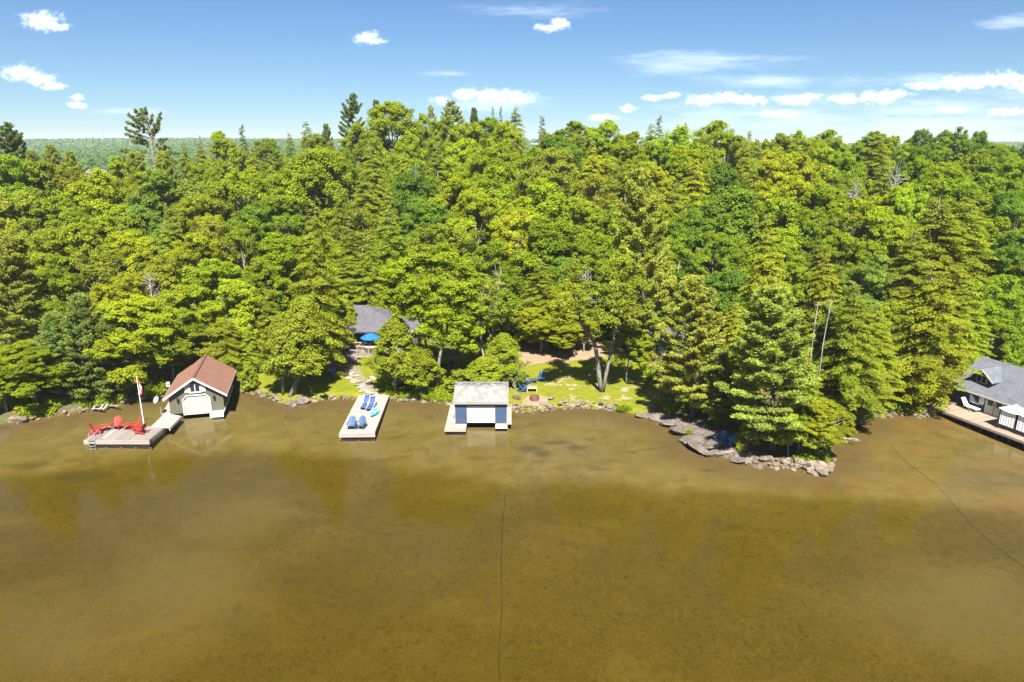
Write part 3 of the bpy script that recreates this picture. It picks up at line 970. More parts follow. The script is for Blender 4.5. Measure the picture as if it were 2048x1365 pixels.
# ---------------- grey-roofed boathouse at the right edge
U = Vector((.35, -.937, 0)).normalized()
RZ = math.atan2(U.y, U.x)                              # local +x runs along the wall towards the viewer; +y is inland
b3 = thing('boathouse', 'dark navy boathouse with grey shingle roof, dormer and white double doors', 'boathouse', (43.05, 60.4, 0), RZ)
zf, ze3, zr3, dep = .52, 2.50, 4.62, 3.2
xa, xb = -3.0, 4.4
w = MB()
w.box(((xa + xb) / 2, .06, (zf + ze3) / 2), (xb - xa, .12, ze3 - zf))
w.box(((xa + xb) / 2, 2 * dep - .06, (zf + ze3) / 2), (xb - xa, .12, ze3 - zf))
for x in (xa, xb - .12):
    w.prism([(x, .12, zf), (x, 2 * dep - .12, zf), (x, 2 * dep - .12, ze3), (x, dep, zr3 - .15), (x, .12, ze3)], (.12, 0, 0))
w.build('wall', 'darknavy', b3)
s3 = (zr3 - ze3) / dep
rmb = MB()
L3 = math.hypot(dep + .5, zr3 - ze3 + .5 * s3)
for sgn in (0, 1):
    ye, zz = (-.5, ze3 - .5 * s3) if sgn == 0 else (2 * dep + .5, ze3 - .5 * s3)
    a, b, c, d = Vector((xa - .4, ye, zz)), Vector((xb + .45, ye, zz)), Vector((xb + .45, dep, zr3)), Vector((xa - .4, dep, zr3))
    nn = Vector((0, 0, -.09))
    uv = [(a.x, 0), (b.x, 0), (b.x, L3), (a.x, L3)]
    rmb.add([a, b, c, d], [(0, 1, 2, 3)], [uv])
    rmb.add([a + nn, b + nn, c + nn, d + nn], [(3, 2, 1, 0)], [uv])
    for p0, p1 in ((a, b), (b, c), (d, a)):
        rmb.add([p0, p1, p1 + nn, p0 + nn], [(0, 1, 2, 3)], [[(0, 0)] * 4])
rmb.build('roof', 'shingle_slate', b3)
MB().bar((xa - .4, -.52, ze3 - .5 * s3 - .04), (xb + .45, -.52, ze3 - .5 * s3 - .04), .03, .12).build('fascia_board', 'white', b3)
# white rakes of the front gable and the pent roof below it
for yy, zz in ((-.5, ze3 - .5 * s3), (2 * dep + .5, ze3 - .5 * s3)):
    MB().bar((xb + .47, yy, zz - .02), (xb + .47, dep, zr3 - .02), .04, .2).build('rake_board', 'white', b3)
# dormer on the lake slope
dm = link('dormer', None, b3)
dm.empty_display_size = .2
dxc, dw = -1.15, .95
yb0 = .55
zbase = ze3 + yb0 * s3
MB().prism([(dxc - dw, yb0, zbase - .05), (dxc + dw, yb0, zbase - .05), (dxc + dw, yb0, zbase + .62), (dxc, yb0, zbase + 1.35), (dxc - dw, yb0, zbase + .62)], (0, 2.0, 0)).build('dormer_wall', 'darknavy', dm)
drf = MB()
for s in (-1, 1):
    a, b = Vector((dxc, yb0 - .3, zbase + 1.47)), Vector((dxc + s * (dw + .3), yb0 - .3, zbase + .48))
    yr = (a.z - ze3) / s3 + .1
    ye = (b.z - ze3) / s3 + .1
    c, d = Vector((b.x, ye, b.z)), Vector((a.x, yr, a.z))
    o = [(0, 1, 2, 3), (3, 2, 1, 0)]
    uv = [(0, 1.4), (0, 0), (ye, 0), (yr, 1.4)]
    drf.add([a, b, c, d], [o[0] if s > 0 else o[1]], [uv if s > 0 else uv[::-1]])
    nn = Vector((0, 0, -.07))
    drf.add([a + nn, b + nn, c + nn, d + nn], [o[1] if s > 0 else o[0]], [uv])
    drf.add([a, b, b + nn, a + nn], [(0, 1, 2, 3)], [[(0, 0)] * 4])
    drf.add([b, c, c + nn, b + nn], [(0, 1, 2, 3)], [[(0, 0)] * 4])
drf.build('dormer_roof', 'shingle_slate', dm)
MB().box((dxc, yb0 - .03, zbase + .46), (.95, .05, .72)).build('dormer_window', 'white', dm)
for s in (-1, 1):
    MB().box((dxc + s * .23, yb0 - .065, zbase + .46), (.38, .03, .60)).build('pane', 'glass', dm)
for s in (-1, 1):
    MB().bar((dxc, yb0 - .31, zbase + 1.42), (dxc + s * (dw + .3), yb0 - .31, zbase + .43), .03, .10).build('dormer_trim', 'white', dm)
# doors and window in the lake wall (local y = 0 face)
dd = MB().box((.78, -.02, zf + .91), (1.66, .06, 1.80)).build('double_door', 'white', b3)
for x in (.40, 1.16):
    MB().box((x, -.06, zf + 1.26), (.46, .03, .80)).build('pane', 'glass', dd)
MB().box((.78, -.055, zf + .88), (.03, .03, 1.68)).build('door_gap', 'black', dd)
wd = MB().box((-1.05, -.02, zf + 1.15), (.98, .06, 1.15)).build('window', 'white', b3)
MB().box((-1.05, -.06, zf + 1.15), (.78, .03, .95)).build('pane', 'glass', wd)
ring = MB().lathe([(.26, 0), (.26, .05), (.001, .06)], 16).build('oval_sign', 'white', b3)
ring.location, ring.rotation_euler, ring.scale = (-.33, -.03, zf + 1.05), (R(90), 0, 0), (.75, 1.5, 1)
wd2 = MB().box((2.35, -.02, zf + 1.25), (1.0, .05, .9)).build('window', 'darknavy', b3)
MB().box((2.35, -.055, zf + 1.25), (.86, .03, .74)).build('pane', 'glass', wd2)
dia = MB()
for a in range(4):
    p0, p1 = [Vector((xb + .08, .9 + .32 * math.cos(a2), zf + 1.55 + .32 * math.sin(a2))) for a2 in (a * math.pi / 2, (a + 1) * math.pi / 2)]
    dia.bar(p0, p1, .05, .08)
dia.build('diamond_ornament', 'white', b3)
MB().box((xb + .02, 2.6, zf + 1.2), (.08, 1.1, 1.2)).build('gable_window', 'white', b3)
MB().box((xb + .3, dep, ze3 + .02), (.9, 2 * dep, .08)).build('pent_roof', 'shingle_slate', b3)
MB().box((xb - 4.0, dep, .1), (7.9, 2 * dep - .3, .8)).build('crib_foundation', 'darkwood', b3)
dock_c = plank_dock('dock', 'brown plank dock in front of the dark navy boathouse', -3.4, 9.0, -3.1, -.02, .52, 'Y', 'deckbrown', pitch=.15, loc=(43.05, 60.4), rz=RZ, skirt='deckpale', skirt_h=.20)
# canopy with curtains
cv_ = thing('canopy', 'white fabric sun canopy with hanging curtains and dark posts', 'canopy', (43.05, 60.4, 0), RZ)
cx0, cx1, cy0, cy1, zt = 2.9, 6.3, -2.35, -.25, 2.28
for x in (cx0, cx1):
    for y in (cy0, cy1):
        MB().box((x, y, (.53 + zt) / 2), (.07, .07, zt - .53)).build('post', 'black', cv_)
top = MB()
nn = 12
for k in range(nn):
    xa_, xb_ = cx0 - .1 + (cx1 - cx0 + .2) * k / nn, cx0 - .1 + (cx1 - cx0 + .2) * (k + 1) / nn
    za_, zb_ = zt + .04 - .10 * abs(math.sin(math.pi * 2 * k / nn)), zt + .04 - .10 * abs(math.sin(math.pi * 2 * (k + 1) / nn))
    top.prism([(xa_, cy0 - .1, za_), (xb_, cy0 - .1, zb_), (xb_, cy1 + .1, zb_), (xa_, cy1 + .1, za_)], (0, 0, .015))
top.build('canopy_top', 'fabricwhite', cv_)
for xs_, xe_ in ((cx0 + .06, cx0 + 1.35), (cx0 + 1.55, cx1 - .08)):
    cu_ = MB()
    nn = 26
    for k in range(nn):
        x0_, x1_ = xs_ + (xe_ - xs_) * k / nn, xs_ + (xe_ - xs_) * (k + 1) / nn
        y0_, y1_ = cy0 + .008 * math.sin(k * 1.4), cy0 + .008 * math.sin((k + 1) * 1.4)
        cu_.add([(x0_, y0_, .95), (x1_, y1_, .95), (x1_, y1_, zt - .02), (x0_, y0_, zt - .02)], [(0, 1, 2, 3)])
    cu_.build('curtain', 'fabricwhite', cv_, True)
# lounge chair by the wall
lc = thing('lounge_chair', 'white reclining lounge chair against the dark navy boathouse wall', 'lounge chair', b3.matrix_basis @ Vector((-1.2, -.55, .53)), RZ)
MB().bar((-.2, 0, .32), (1.0, 0, .30), .55, .06).build('seat', 'whiteplastic', lc)
MB().bar((-.2, 0, .32), (-.62, 0, .95), .55, .06).build('backrest', 'whiteplastic', lc)
for s in (-1, 1):
    MB().tube([(-.45, s * .28, 0), (-.1, s * .28, .33), (.55, s * .28, .04), (1.0, s * .28, .22)], .03, 5).build('leg', 'oldwood', lc)

# ---------------- cottage behind the trees
cp = at_z(745, 711, 1.62)
CX, CYD = cp.x, cp.y                                      # deck front centre
ct = thing('cottage', 'dark walled cottage with grey shingle hip roof behind the cedars', 'house', (CX, CYD, 0), R(-2))
gzc = hz(CX, CYD + 3)
zfl = 1.62
w = MB()
w.box((-1.2, 6.0, (zfl - .6 + 4.0) / 2), (9.4, 6.0, 4.0 - zfl + .6))
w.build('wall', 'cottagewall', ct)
zE, zRd = 3.78, 5.95
rmb = MB()
ex0, ex1, ey0, ey1 = -6.6, 3.9, 1.9, 10.0
ra_, rb2 = Vector((-3.2, 6.0, zRd)), Vector((-1.9, 6.0, zRd))
c1, c2, c3, c4 = Vector((ex0, ey0, zE)), Vector((ex1, ey0, zE)), Vector((ex1, ey1, zE)), Vector((ex0, ey1, zE))


def rface(pts, out):
    uvs = []
    u = (pts[1] - pts[0]).normalized()
    nrm = u.cross(pts[2] - pts[0]).normalized()
    vv = nrm.cross(u)
    uvs = [((p - pts[0]).dot(u), (p - pts[0]).dot(vv)) for p in pts]
    out.add(pts, [tuple(range(len(pts)))], [uvs])


rface([c1, c2, rb2, ra_], rmb)
rface([c3, c4, ra_, rb2], rmb)
rface([c2, c3, rb2], rmb)
rface([c4, c1, ra_], rmb)
th = Vector((0, 0, -.14))
for a, b in ((c1, c2), (c2, c3), (c3, c4), (c4, c1)):
    rmb.add([a, b, b + th, a + th], [(0, 1, 2, 3)], [[(0, 0)] * 4])
rmb.add([c1 + th, c2 + th, c3 + th, c4 + th], [(3, 2, 1, 0)], [[(0, 0)] * 4])
rmb.build('roof', 'shingle_grey', ct)
wg = MB()                                               # lower wing roof on the right
a, b, c, d = Vector((1.2, 2.1, 3.84)), Vector((4.9, 2.3, 3.70)), Vector((4.7, 6.4, 4.98)), Vector((.2, 6.4, 4.98))
rface([a, b, c, d], wg)
rface([d, c, Vector((4.7, 10.3, 3.75)), Vector((.2, 10.3, 3.75))], wg)
wg.add([a, b, b + th, a + th], [(0, 1, 2, 3)], [[(0, 0)] * 4])
wg.add([b, c, c + th, b + th], [(0, 1, 2, 3)], [[(0, 0)] * 4])
wg.build('wing_roof', 'shingle_grey', ct)
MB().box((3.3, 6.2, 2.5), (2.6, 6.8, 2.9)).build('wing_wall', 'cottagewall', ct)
for x in (-1.9, -.75, .4):
    wn_ = MB().box((x, 2.97, 2.75), (1.02, .06, 1.7)).build('window', 'cottagewall', ct)
    MB().box((x, 2.93, 2.75), (.90, .03, 1.55)).build('pane', 'glass', wn_)
for x in (-1.3, -.2):
    MB().box((x, 2.9, 3.1), (.28, .05, .5)).build('curtain', 'fabricwhite', ct)
dk = thing('cottage_deck', 'raised wooden deck with railing below the cottage windows', 'deck', (CX, CYD, 0), R(-2))
for k in range(20):
    piece('plank', 'oldwood', dk, (.9, .08 + k * .148, zfl - .02), (5.4, .138, .04))
piece('rim_beam', 'oldwood', dk, (.9, -.03, zfl - .16), (5.4, .06, .24))
for x in (-1.7, -.4, 1.2, 3.4):
    piece('post', 'oldwood', dk, (x, .15, (zfl + .6) / 2), (.16, .16, zfl - .6))
    piece('rail_post', 'oldwood', dk, (x, -.02, zfl + .5), (.09, .09, 1.02))
piece('top_rail', 'newwood', dk, (.9, -.02, zfl + 1.02), (5.4, .14, .05))
piece('lower_rail', 'oldwood', dk, (.9, -.02, zfl + .14), (5.4, .05, .07))
for k in range(40):
    piece('baluster', 'oldwood', dk, (-1.7 + k * .135, -.02, zfl + .57), (.035, .035, .86))
st = thing('staircase', 'grey wooden steps with landing climbing to the cottage deck', 'stairs', (CX, CYD, 0), R(-2))
gb = hz(CX - 2.6, CYD - 1.2)
ns_ = 7
for k in range(ns_):
    z = gb + .02 + (zfl - gb - .1) * (k + 1) / ns_
    piece('tread', 'oldwood', st, (-2.45, -1.05 + k * .24, z), (1.5, .26, .045))
for x in (-3.24, -1.66):
    MB().bar((x, -1.2, gb + .05), (x, .6, zfl - .06), .05, .24).build('stringer', 'oldwood', st)
for k in range(11):
    piece('landing_plank', 'oldwood', st, (-2.45, .73 + k * .148, zfl - .03), (1.62, .138, .04))
for x in (-3.24, -1.74):
    for y in (.7, 2.3):
        piece('rail_post', 'oldwood', st, (x, y, zfl + .35), (.08, .08, .95))
    MB().bar((x, .65, zfl + .8), (x, 2.4, zfl + .8), .09, .05).build('hand_rail', 'oldwood', st)
MB().bar((-3.24, 2.35, zfl + .8), (-1.74, 2.35, zfl + .8), .09, .05).build('hand_rail', 'newwood', st)
um = thing('patio_umbrella', 'open bright blue patio umbrella on the cottage deck', 'umbrella', ct.matrix_basis @ Vector((-.45, 1.35, zfl)))
MB().tube([(0, 0, 0), (0, 0, 2.12)], .025, 6).build('pole', 'oldwood', um)
MB().lathe([(.25, 0), (.25, .06), (.06, .09), (.04, .35)], 12).build('base', 'black', um)
can = MB()
for k in range(8):
    a0, a1 = 2 * math.pi * k / 8 + .2, 2 * math.pi * (k + 1) / 8 + .2
    am = (a0 + a1) / 2
    P = lambda a, r, z: Vector((r * math.cos(a), r * math.sin(a), z))
    t_, o0, o1, om = Vector((0, 0, 2.18)), P(a0, 1.12, 1.70), P(a1, 1.12, 1.70), P(am, 1.03, 1.70)
    m0, m1 = P(a0, .6, 1.98), P(a1, .6, 1.98)
    can.add([t_, m0, m1], [(0, 1, 2)])
    can.add([m0, o0, om, o1, m1], [(0, 1, 2, 3, 4)])
    can.add([o0, om, om - Vector((0, 0, .12)), o0 - Vector((0, 0, .12))], [(0, 1, 2, 3)])
    can.add([om, o1, o1 - Vector((0, 0, .12)), om - Vector((0, 0, .12))], [(0, 1, 2, 3)])
can.build('fabric', 'umbrella', um)
tb = thing('patio_table', 'pale patio table under the blue umbrella on the cottage deck', 'table', ct.matrix_basis @ Vector((-.45, .95, zfl)))
MB().lathe([(.001, .73), (.62, .73), (.62, .70), (.001, .70)], 16).build('table_top', 'newwood', tb)
for a in range(4):
    MB().tube([(.45 * math.cos(a * 1.57 + .8), .45 * math.sin(a * 1.57 + .8), 0), (.4 * math.cos(a * 1.57 + .8), .4 * math.sin(a * 1.57 + .8), .7)], .025, 5).build('leg', 'oldwood', tb)
bl = on_ground(664, 749)
hull = thing('boat_hull', 'small royal blue boat hull propped upright beside the cottage steps', 'boat', bl, R(20))
hp = MB()
rings = []
for i in range(9):
    f = i / 8
    wd_ = .42 * math.sin(math.pi * (.08 + .84 * f)) ** .7
    for k in range(7):
        a = math.pi * k / 6
        rings.append((wd_ * math.cos(a), -.20 * math.sin(a) * (wd_ / .42), f * 1.35))
fs = [(i * 7 + k, i * 7 + k + 1, (i + 1) * 7 + k + 1, (i + 1) * 7 + k) for i in range(8) for k in range(6)]
fs += [(i * 7 + 6, i * 7, (i + 1) * 7, (i + 1) * 7 + 6) for i in range(8)]
hp.add(rings, fs)
ho = hp.build('hull', 'tarp', hull, True)
ho.rotation_euler = (R(-18), R(14), 0)

# half hidden cabin on the right of the lawn
cb_ = on_ground(1308, 736)
cab = thing('cabin', 'dark shaded cabin with white window trim hidden behind the pines', 'cabin', (cb_.x, cb_.y + 2.0, hz(cb_.x, cb_.y + 2)), R(-4))
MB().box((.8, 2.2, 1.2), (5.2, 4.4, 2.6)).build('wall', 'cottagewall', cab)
gr = gable_roof(cab, 2.7, -3.2, 3.0, 3.9, 2.35, .1, 'shingle_grey')
gr.rotation_euler, gr.location = (0, 0, R(90)), (.8, 2.2, 0)
wf = MB()
wf.box((1.0, -.04, 1.95), (1.3, .08, .09))
wf.box((.4, -.04, 1.35), (.09, .08, 1.2))
wf.box((1.6, -.04, 1.35), (.09, .08, 1.2))
wf.box((1.0, -.04, .75), (1.3, .08, .09))
wf = wf.build('window', 'white', cab)
MB().box((1.0, -.02, 1.35), (1.1, .03, 1.1)).build('pane', 'glass', wf)

# far house at the end of the bay and the radio mast on the hills
fp = at_y(193, 338, 265)
fh = thing('far_house', 'distant pale grey house seen through the trees on the left', 'house', (fp.x, fp.y, fp.z - 5), R(25))
MB().box((0, 0, 2.5), (7, 6, 5)).build('wall', 'deckgrey', fh)
gable_roof(fh, 3.9, -3.4, 3.4, 7.6, 4.7, .2, 'shingle_slate')
for x in (-1.8, 1.8):
    MB().box((x, -3.02, 2.8), (1.1, .06, 1.4)).build('window', 'glass', fh)
mp_ = at_y(208, 283, 2600)
mast = thing('radio_mast', 'thin distant radio mast standing on the far hills', 'mast', (mp_.x, mp_.y, mp_.z - 6))
for a in range(3):
    MB().tube([(1.3 * math.cos(a * 2.09), 1.3 * math.sin(a * 2.09), 0), (.3 * math.cos(a * 2.09), .3 * math.sin(a * 2.09), 52)], .28, 4).build('leg', 'steel', mast)
for z in range(6, 52, 6):
    r_ = 1.3 - z / 52.0
    MB().tube([(r_ * math.cos(a * 2.09), r_ * math.sin(a * 2.09), z) for a in (0, 1, 2, 3)], .15, 4).build('brace', 'steel', mast)


# ------------------------------------------------------------------ furniture
def adirondack(name, label, mat, loc, rz, group, proto={}):
    """local +x is the way the sitter looks"""
    if mat in proto:
        t_ = copy_tree(proto[mat])
        t_.location, t_.rotation_euler = loc, (0, 0, rz)
        return tag(t_, label, 'chair', group)
    t_ = thing(name, label, 'chair', loc, rz, group)
    s = MB()
    for k in range(5):
        f = k / 4
        s.bar((.36 - .46 * f, -.27, .37 - .15 * f), (.36 - .46 * f, .27, .37 - .15 * f), .10, .025)
    s.build('seat', mat, t_)
    b = MB()
    for k, (y, l) in enumerate(((-.236, .74), (-.118, .84), (0, .88), (.118, .84), (.236, .74))):
        b.bar((-.10, y * .85, .21), (-.10 - .42 * l, y * 1.1, .21 + .92 * l), .118, .022)
    b.bar((-.31, -.28, .62), (-.31, .28, .62), .06, .03)
    b.build('backrest', mat, t_)
    for sy in (-1, 1):
        MB().prism([(.42, sy * .34 - .075, .545), (.46, sy * .34, .545), (.42, sy * .34 + .075, .545), (-.38, sy * .34 + .045, .545), (-.38, sy * .34 - .045, .545)], (0, 0, .028)).build('armrest', mat, t_)
        MB().bar((.36, sy * .29, 0), (.36, sy * .29, .545), .03, .11).build('leg', mat, t_)
        MB().bar((.38, sy * .255, .35), (-.48, sy * .255, .04), .03, .13).build('rear_leg', mat, t_)
    proto[mat] = t_
    return t_


def side_table(label, mat, loc, rz=0.0, group=None, h=.46, r=.30):
    t_ = thing('side_table', label, 'table', loc, rz, group)
    tp = MB()
    for k in range(5):
        y = (k - 2) * r * .42
        wd_ = 2 * math.sqrt(max(r * r - (abs(y) * .8) ** 2, .01))
        tp.box((0, y, h), (wd_, r * .40, .028))
    tp.build('table_top', mat, t_)
    for sx in (-1, 1):
        for sy in (-1, 1):
            MB().bar((sx * r * .62, sy * r * .62, 0), (sx * r * .5, sy * r * .5, h), .045, .045).build('leg', mat, t_)
    return t_


G1, G2, G3, G4 = 'red chairs on the dock', 'blue chairs on the long dock', 'blue chairs on the lawn', 'blue chairs on the rocky point'
zA, zB = .42, .45
for label, px, py, rz in (('red adirondack chair at the far left of the dock, turned right', 193, 868, R(20)),
                          ('red adirondack chair on the dock facing the lake, left of the round red table', 235, 858, R(-85)),
                          ('red adirondack chair on the dock just left of the flagpole, turned half left', 273, 859, R(-140)),
                          ('red adirondack chair nearest the dock edge right of the flagpole, seen from its side', 283, 868, R(172))):
    adirondack('adirondack_chair', label, 'redplastic', at_z(px, py, zA), rz, G1)
side_table('red side table beside the leftmost red chair on the dock', 'redplastic', at_z(209, 862, zA), .4, 'red tables', .46, .36)
side_table('red side table between the two rear red chairs on the dock', 'redplastic', at_z(256, 859, zA), .1, 'red tables', .46, .38)
adirondack('adirondack_chair', 'blue adirondack chair at the lake end of the long dock, left one', 'blueshade', at_z(704.5, 857.5, zB), R(-88), G2)
adirondack('adirondack_chair', 'blue adirondack chair at the lake end of the long dock, right one', 'blueshade', at_z(723, 857, zB), R(-102), G2)
for label, px, py, rz in (('blue adirondack chair alone at the back of the lawn facing the lake', 1083.5, 763, R(-100)),
                          ('blue adirondack chair on the lawn just left of the small blue table', 1052, 769, R(-35)),
                          ('blue adirondack chair on the lawn nearest the silver-roofed boathouse', 1046, 784, R(-8))):
    adirondack('adirondack_chair', label, 'blueplastic', on_ground(px, py), rz, G3)
side_table('small blue side table between the lawn chairs', 'blueplastic', on_ground(1068.5, 767), .2, None, .42, .28)
for label, px, py, rz in (('blue adirondack chair on the rocky point, left of the shaded pair', 1441, 888, R(-150)),
                          ('blue adirondack chair on the rocky point, right of the shaded pair', 1461, 897, R(-145))):
    adirondack('adirondack_chair', label, 'blueplastic', on_ground(px, py), rz, G4)
for label, px, py, rz in (('white adirondack chair under the hemlock by the cove, left one', 1830, 806, R(-50)),
                          ('white adirondack chair under the hemlock by the cove, right one', 1846, 808, R(-120))):
    adirondack('adirondack_chair', label, 'whiteplastic', on_ground(px, py), rz, 'white chairs by the cove')


def lounger(label, head, foot):
    h_, f_ = at_z(*head, zB), at_z(*foot, zB)
    d = f_ - h_
    L = 1.85
    t_ = thing('sun_lounger', label, 'sun lounger', ((h_ + f_) / 2).to_tuple()[:2] + (zB,), math.atan2(d.y, d.x), 'blue loungers on the long dock')
    MB().bar((-.22, 0, .30), (L / 2, 0, .27), .56, .03).build('seat', 'bluecloth', t_)
    MB().bar((-.22, 0, .30), (-.86, 0, .82), .56, .03).build('backrest', 'bluecloth', t_)
    MB().bar((-.72, 0, .745), (-.86, 0, .86), .50, .09).build('headrest', 'bluecloth', t_)
    for sy in (-1, 1):
        MB().tube([(L / 2, sy * .3, .27), (-.22, sy * .3, .30), (-.88, sy * .3, .84)], .018, 5).build('frame_rail', 'whiteplastic', t_)
        MB().tube([(.75, sy * .3, 0), (.62, sy * .3, .28)], .02, 5).build('leg', 'whiteplastic', t_)
        MB().tube([(-.50, sy * .3, 0), (-.30, sy * .3, .30)], .02, 5).build('leg', 'whiteplastic', t_)
        MB().tube([(-.55, sy * .33, .57), (-.35, sy * .33, .56), (-.05, sy * .33, .50), (.0, sy * .33, .3)], .02, 5).build('armrest', 'whiteplastic', t_)


lounger('blue sling sun lounger on the long dock, left one', (737, 806), (725, 823))
lounger('blue sling sun lounger on the long dock, right one beside the kayak', (748.5, 808), (736.5, 826))


def mat_kayak():
    t = NT('turquoise_kayak')
    nz = t.noise(1.7, 3, 0.5, sc=(1, 3, 1))
    return t.bsdf(t.mix(t.mr(nz, .42, .6), (0.01, 0.36, 0.46), (0.25, 0.72, 0.74)), .35, .5)


M['kayak'] = mat_kayak()
k0, k1 = at_z(741.5, 838, zB), at_z(757, 817, zB)
d = k1 - k0
kay = thing('kayak', 'short turquoise kayak lying on the right edge of the long dock', 'kayak', ((k0 + k1) / 2).to_tuple()[:2] + (zB,), math.atan2(d.y, d.x))
KL = 2.15
vs, nr = [], 12
for i in range(15):
    f = i / 14
    x = (f - .5) * KL
    wd_ = .36 * max(math.sin(math.pi * (.02 + .96 * f)), .02) ** .62
    keel = .05 * (2 * f - 1) ** 4 * 2
    for k in range(nr):
        a = 2 * math.pi * k / nr
        sx, sz = math.cos(a), math.sin(a)
        vs.append((x, wd_ * sx, .02 + keel + .14 + (.14 if sz < 0 else .10) * sz * (wd_ / .36) ** .6))
fs = [(i * nr + k, i * nr + (k + 1) % nr, (i + 1) * nr + (k + 1) % nr, (i + 1) * nr + k) for i in range(14) for k in range(nr)]
fs += [tuple(range(nr))[::-1], tuple(14 * nr + k for k in range(nr))]
hullk = MB().add(vs, fs).build('hull', 'kayak', kay, True)
cpit = MB().lathe([(.22, .0), (.25, .03), (.21, .03), (.18, -.02), (.001, -.02)], 16).build('cockpit', 'black', kay)
cpit.location, cpit.scale = (.12, 0, .245), (1.7, .85, 1)
MB().box((-.25, 0, .262), (.3, .28, .02)).build('deck_panel', 'whiteplastic', kay)
MB().tube([(-.98, .06, .25), (-.5, .32, .245), (0, .385, .24), (.5, .32, .245), (.98, .06, .25)], .018, 5).build('rub_rail', 'whiteplastic', kay)

# flagpole and flag
fpz = at_z(289, 857, zA)
ft = at_y(274.5, 755, fpz.y)
fpole = thing('flagpole', 'white flagpole standing on the red-chair dock', 'flagpole', (fpz.x, fpz.y, zA), 0)
FH = ft.z - zA
MB().tube([(0, 0, 0), (-.02, 0, FH * .5), (-.03, 0, FH)], [.045, .035, .022], 8).build('pole', 'whiteplastic', fpole)
MB().lathe([(.001, FH + .10), (.045, FH + .05), (.001, FH)], 8).build('finial', 'steel', fpole)
MB().box((0, 0, .06), (.22, .22, .12)).build('base', 'steel', fpole)


def mat_flag():
    t = NT('red_white_flag')
    u = t.n('ShaderNodeSeparateXYZ', {0: t.n('ShaderNodeTexCoord').outputs['UV']}).outputs[0]
    mid = t.math('MULTIPLY', t.math('GREATER_THAN', u, .25), t.math('LESS_THAN', u, .75))
    return t.bsdf(t.mix(mid, (.55, .02, .025), (.8, .8, .8)), .8, .2)


M['flag'] = mat_flag()
fl = thing('flag', 'limp red and white maple leaf flag hanging from the flagpole', 'flag', (fpz.x, fpz.y, zA))


def drape(u, v):
    """hanging limp: the fly end droops down along the pole. u along the fly, v up the hoist"""
    top_z = FH - .08
    x = .04 + .30 * (1 - math.exp(-2.0 * u)) * (.55 + .45 * v) + .03 * math.sin(9 * u)
    y = .09 * math.sin(7.5 * u + 1.2 * v) * (.3 + u)
    z = top_z - (1 - v) * .70 - 1.05 * u ** 1.25
    return Vector((x - .03, y, z))


fm = MB()
NU, NV = 28, 8
for i in range(NU):
    for j in range(NV):
        q = [(i / NU, j / NV), ((i + 1) / NU, j / NV), ((i + 1) / NU, (j + 1) / NV), (i / NU, (j + 1) / NV)]
        fm.add([drape(*c) for c in q], [(0, 1, 2, 3)], [q])
fm.build('cloth', 'flag', fl, True)
LEAF = [(0, -.5), (.03, -.22), (.30, -.27), (.26, -.17), (.50, .03), (.44, .08), (.48, .22), (.33, .19), (.29, .26), (.14, .10), (.20, .38), (.10, .33), (0, .5)]
LEAF = LEAF + [(-x, y) for x, y in LEAF[-2:0:-1]]
for off in (-.012, .012):
    lf = MB()
    cpt = drape(.5, .5) + Vector((0, off, 0))
    for (x0_, y0_), (x1_, y1_) in zip(LEAF, LEAF[1:] + LEAF[:1]):
        lf.add([cpt, drape(.5 + x0_ * .42, .5 + y0_ * .75) + Vector((0, off, 0)), drape(.5 + x1_ * .42, .5 + y1_ * .75) + Vector((0, off, 0))], [(0, 1, 2)])
    lf.build('maple_leaf', 'redplastic', fl)

# dock ladder
lp = at_z(188, 878, zA)
lad = thing('dock_ladder', 'white tubular swim ladder at the front left of the red-chair dock', 'ladder', (lp.x, 54.45, 0))
for s in (-1, 1):
    MB().tube([(s * .24, .75, .45), (s * .24, .62, 1.05), (s * .24, .0, 1.0), (s * .24, -.10, .6), (s * .24, -.12, -.5)], .022, 6).build('rail', 'steel', lad)
for k in range(4):
    MB().box((0, -.12, -.35 + k * .27), (.5, .12, .04)).build('rung', 'steel', lad)

# lawn bench, fire ring
bp = on_ground(1064, 784)
bn = thing('bench', 'low wooden bench on the lawn behind the fire ring', 'bench', bp, R(0))
for k in range(4):
    piece('slat', 'oldwood', bn, (0, -.21 + k * .14, .50), (1.0, .125, .035))
piece('front_rail', 'newwood', bn, (0, -.27, .42), (1.0, .03, .09))
for s in (-1, 1):
    piece('leg', 'newwood', bn, (s * .46, -.22, .22), (.07, .07, .48))
    piece('leg', 'newwood', bn, (s * .46, .22, .22), (.07, .07, .48))
fp_ = on_ground(1069, 800)
fire = thing('fire_ring', 'round rusty steel fire ring on bare ground near the shore', 'fire pit', fp_)
MB().lathe([(.46, -.05), (.46, .34), (.475, .36), (.44, .36), (.425, .33), (.425, -.05)], 24).build('ring', 'rust', fire)
am = MB().lathe([(.42, .10), (.25, .17), (.001, .2)], 16).build('ash_bed', 'ash', fire)
for k in range(3):
    MB().tube([(-.25 + .1 * k, -.2 + .14 * k, .2), (.25 - .05 * k, .1 * k, .24)], .045, 6).build('log', 'darkwood', fire)


# ------------------------------------------------------------------ rocks
def rock_mesh(seed, sub=2, mat='stone', flat=.62):
    r = np.random.default_rng(seed)
    import bmesh
    bm = bmesh.new()
    bmesh.ops.create_icosphere(bm, subdivisions=sub, radius=1.0)
    cuts = [(Vector(r.normal(size=3)).normalized(), r.uniform(.55, .9)) for _ in range(9)]
    for v in bm.verts:
        for nrm, dd in cuts:
            e = v.co.dot(nrm) - dd
            if e > 0:
                v.co -= nrm * e
        v.co *= 1 + r.uniform(-.05, .05)
        v.co.z *= flat
    me = bpy.data.meshes.new('stone')
    bm.to_mesh(me)
    bm.free()
    me.materials.append(M[mat])
    return me


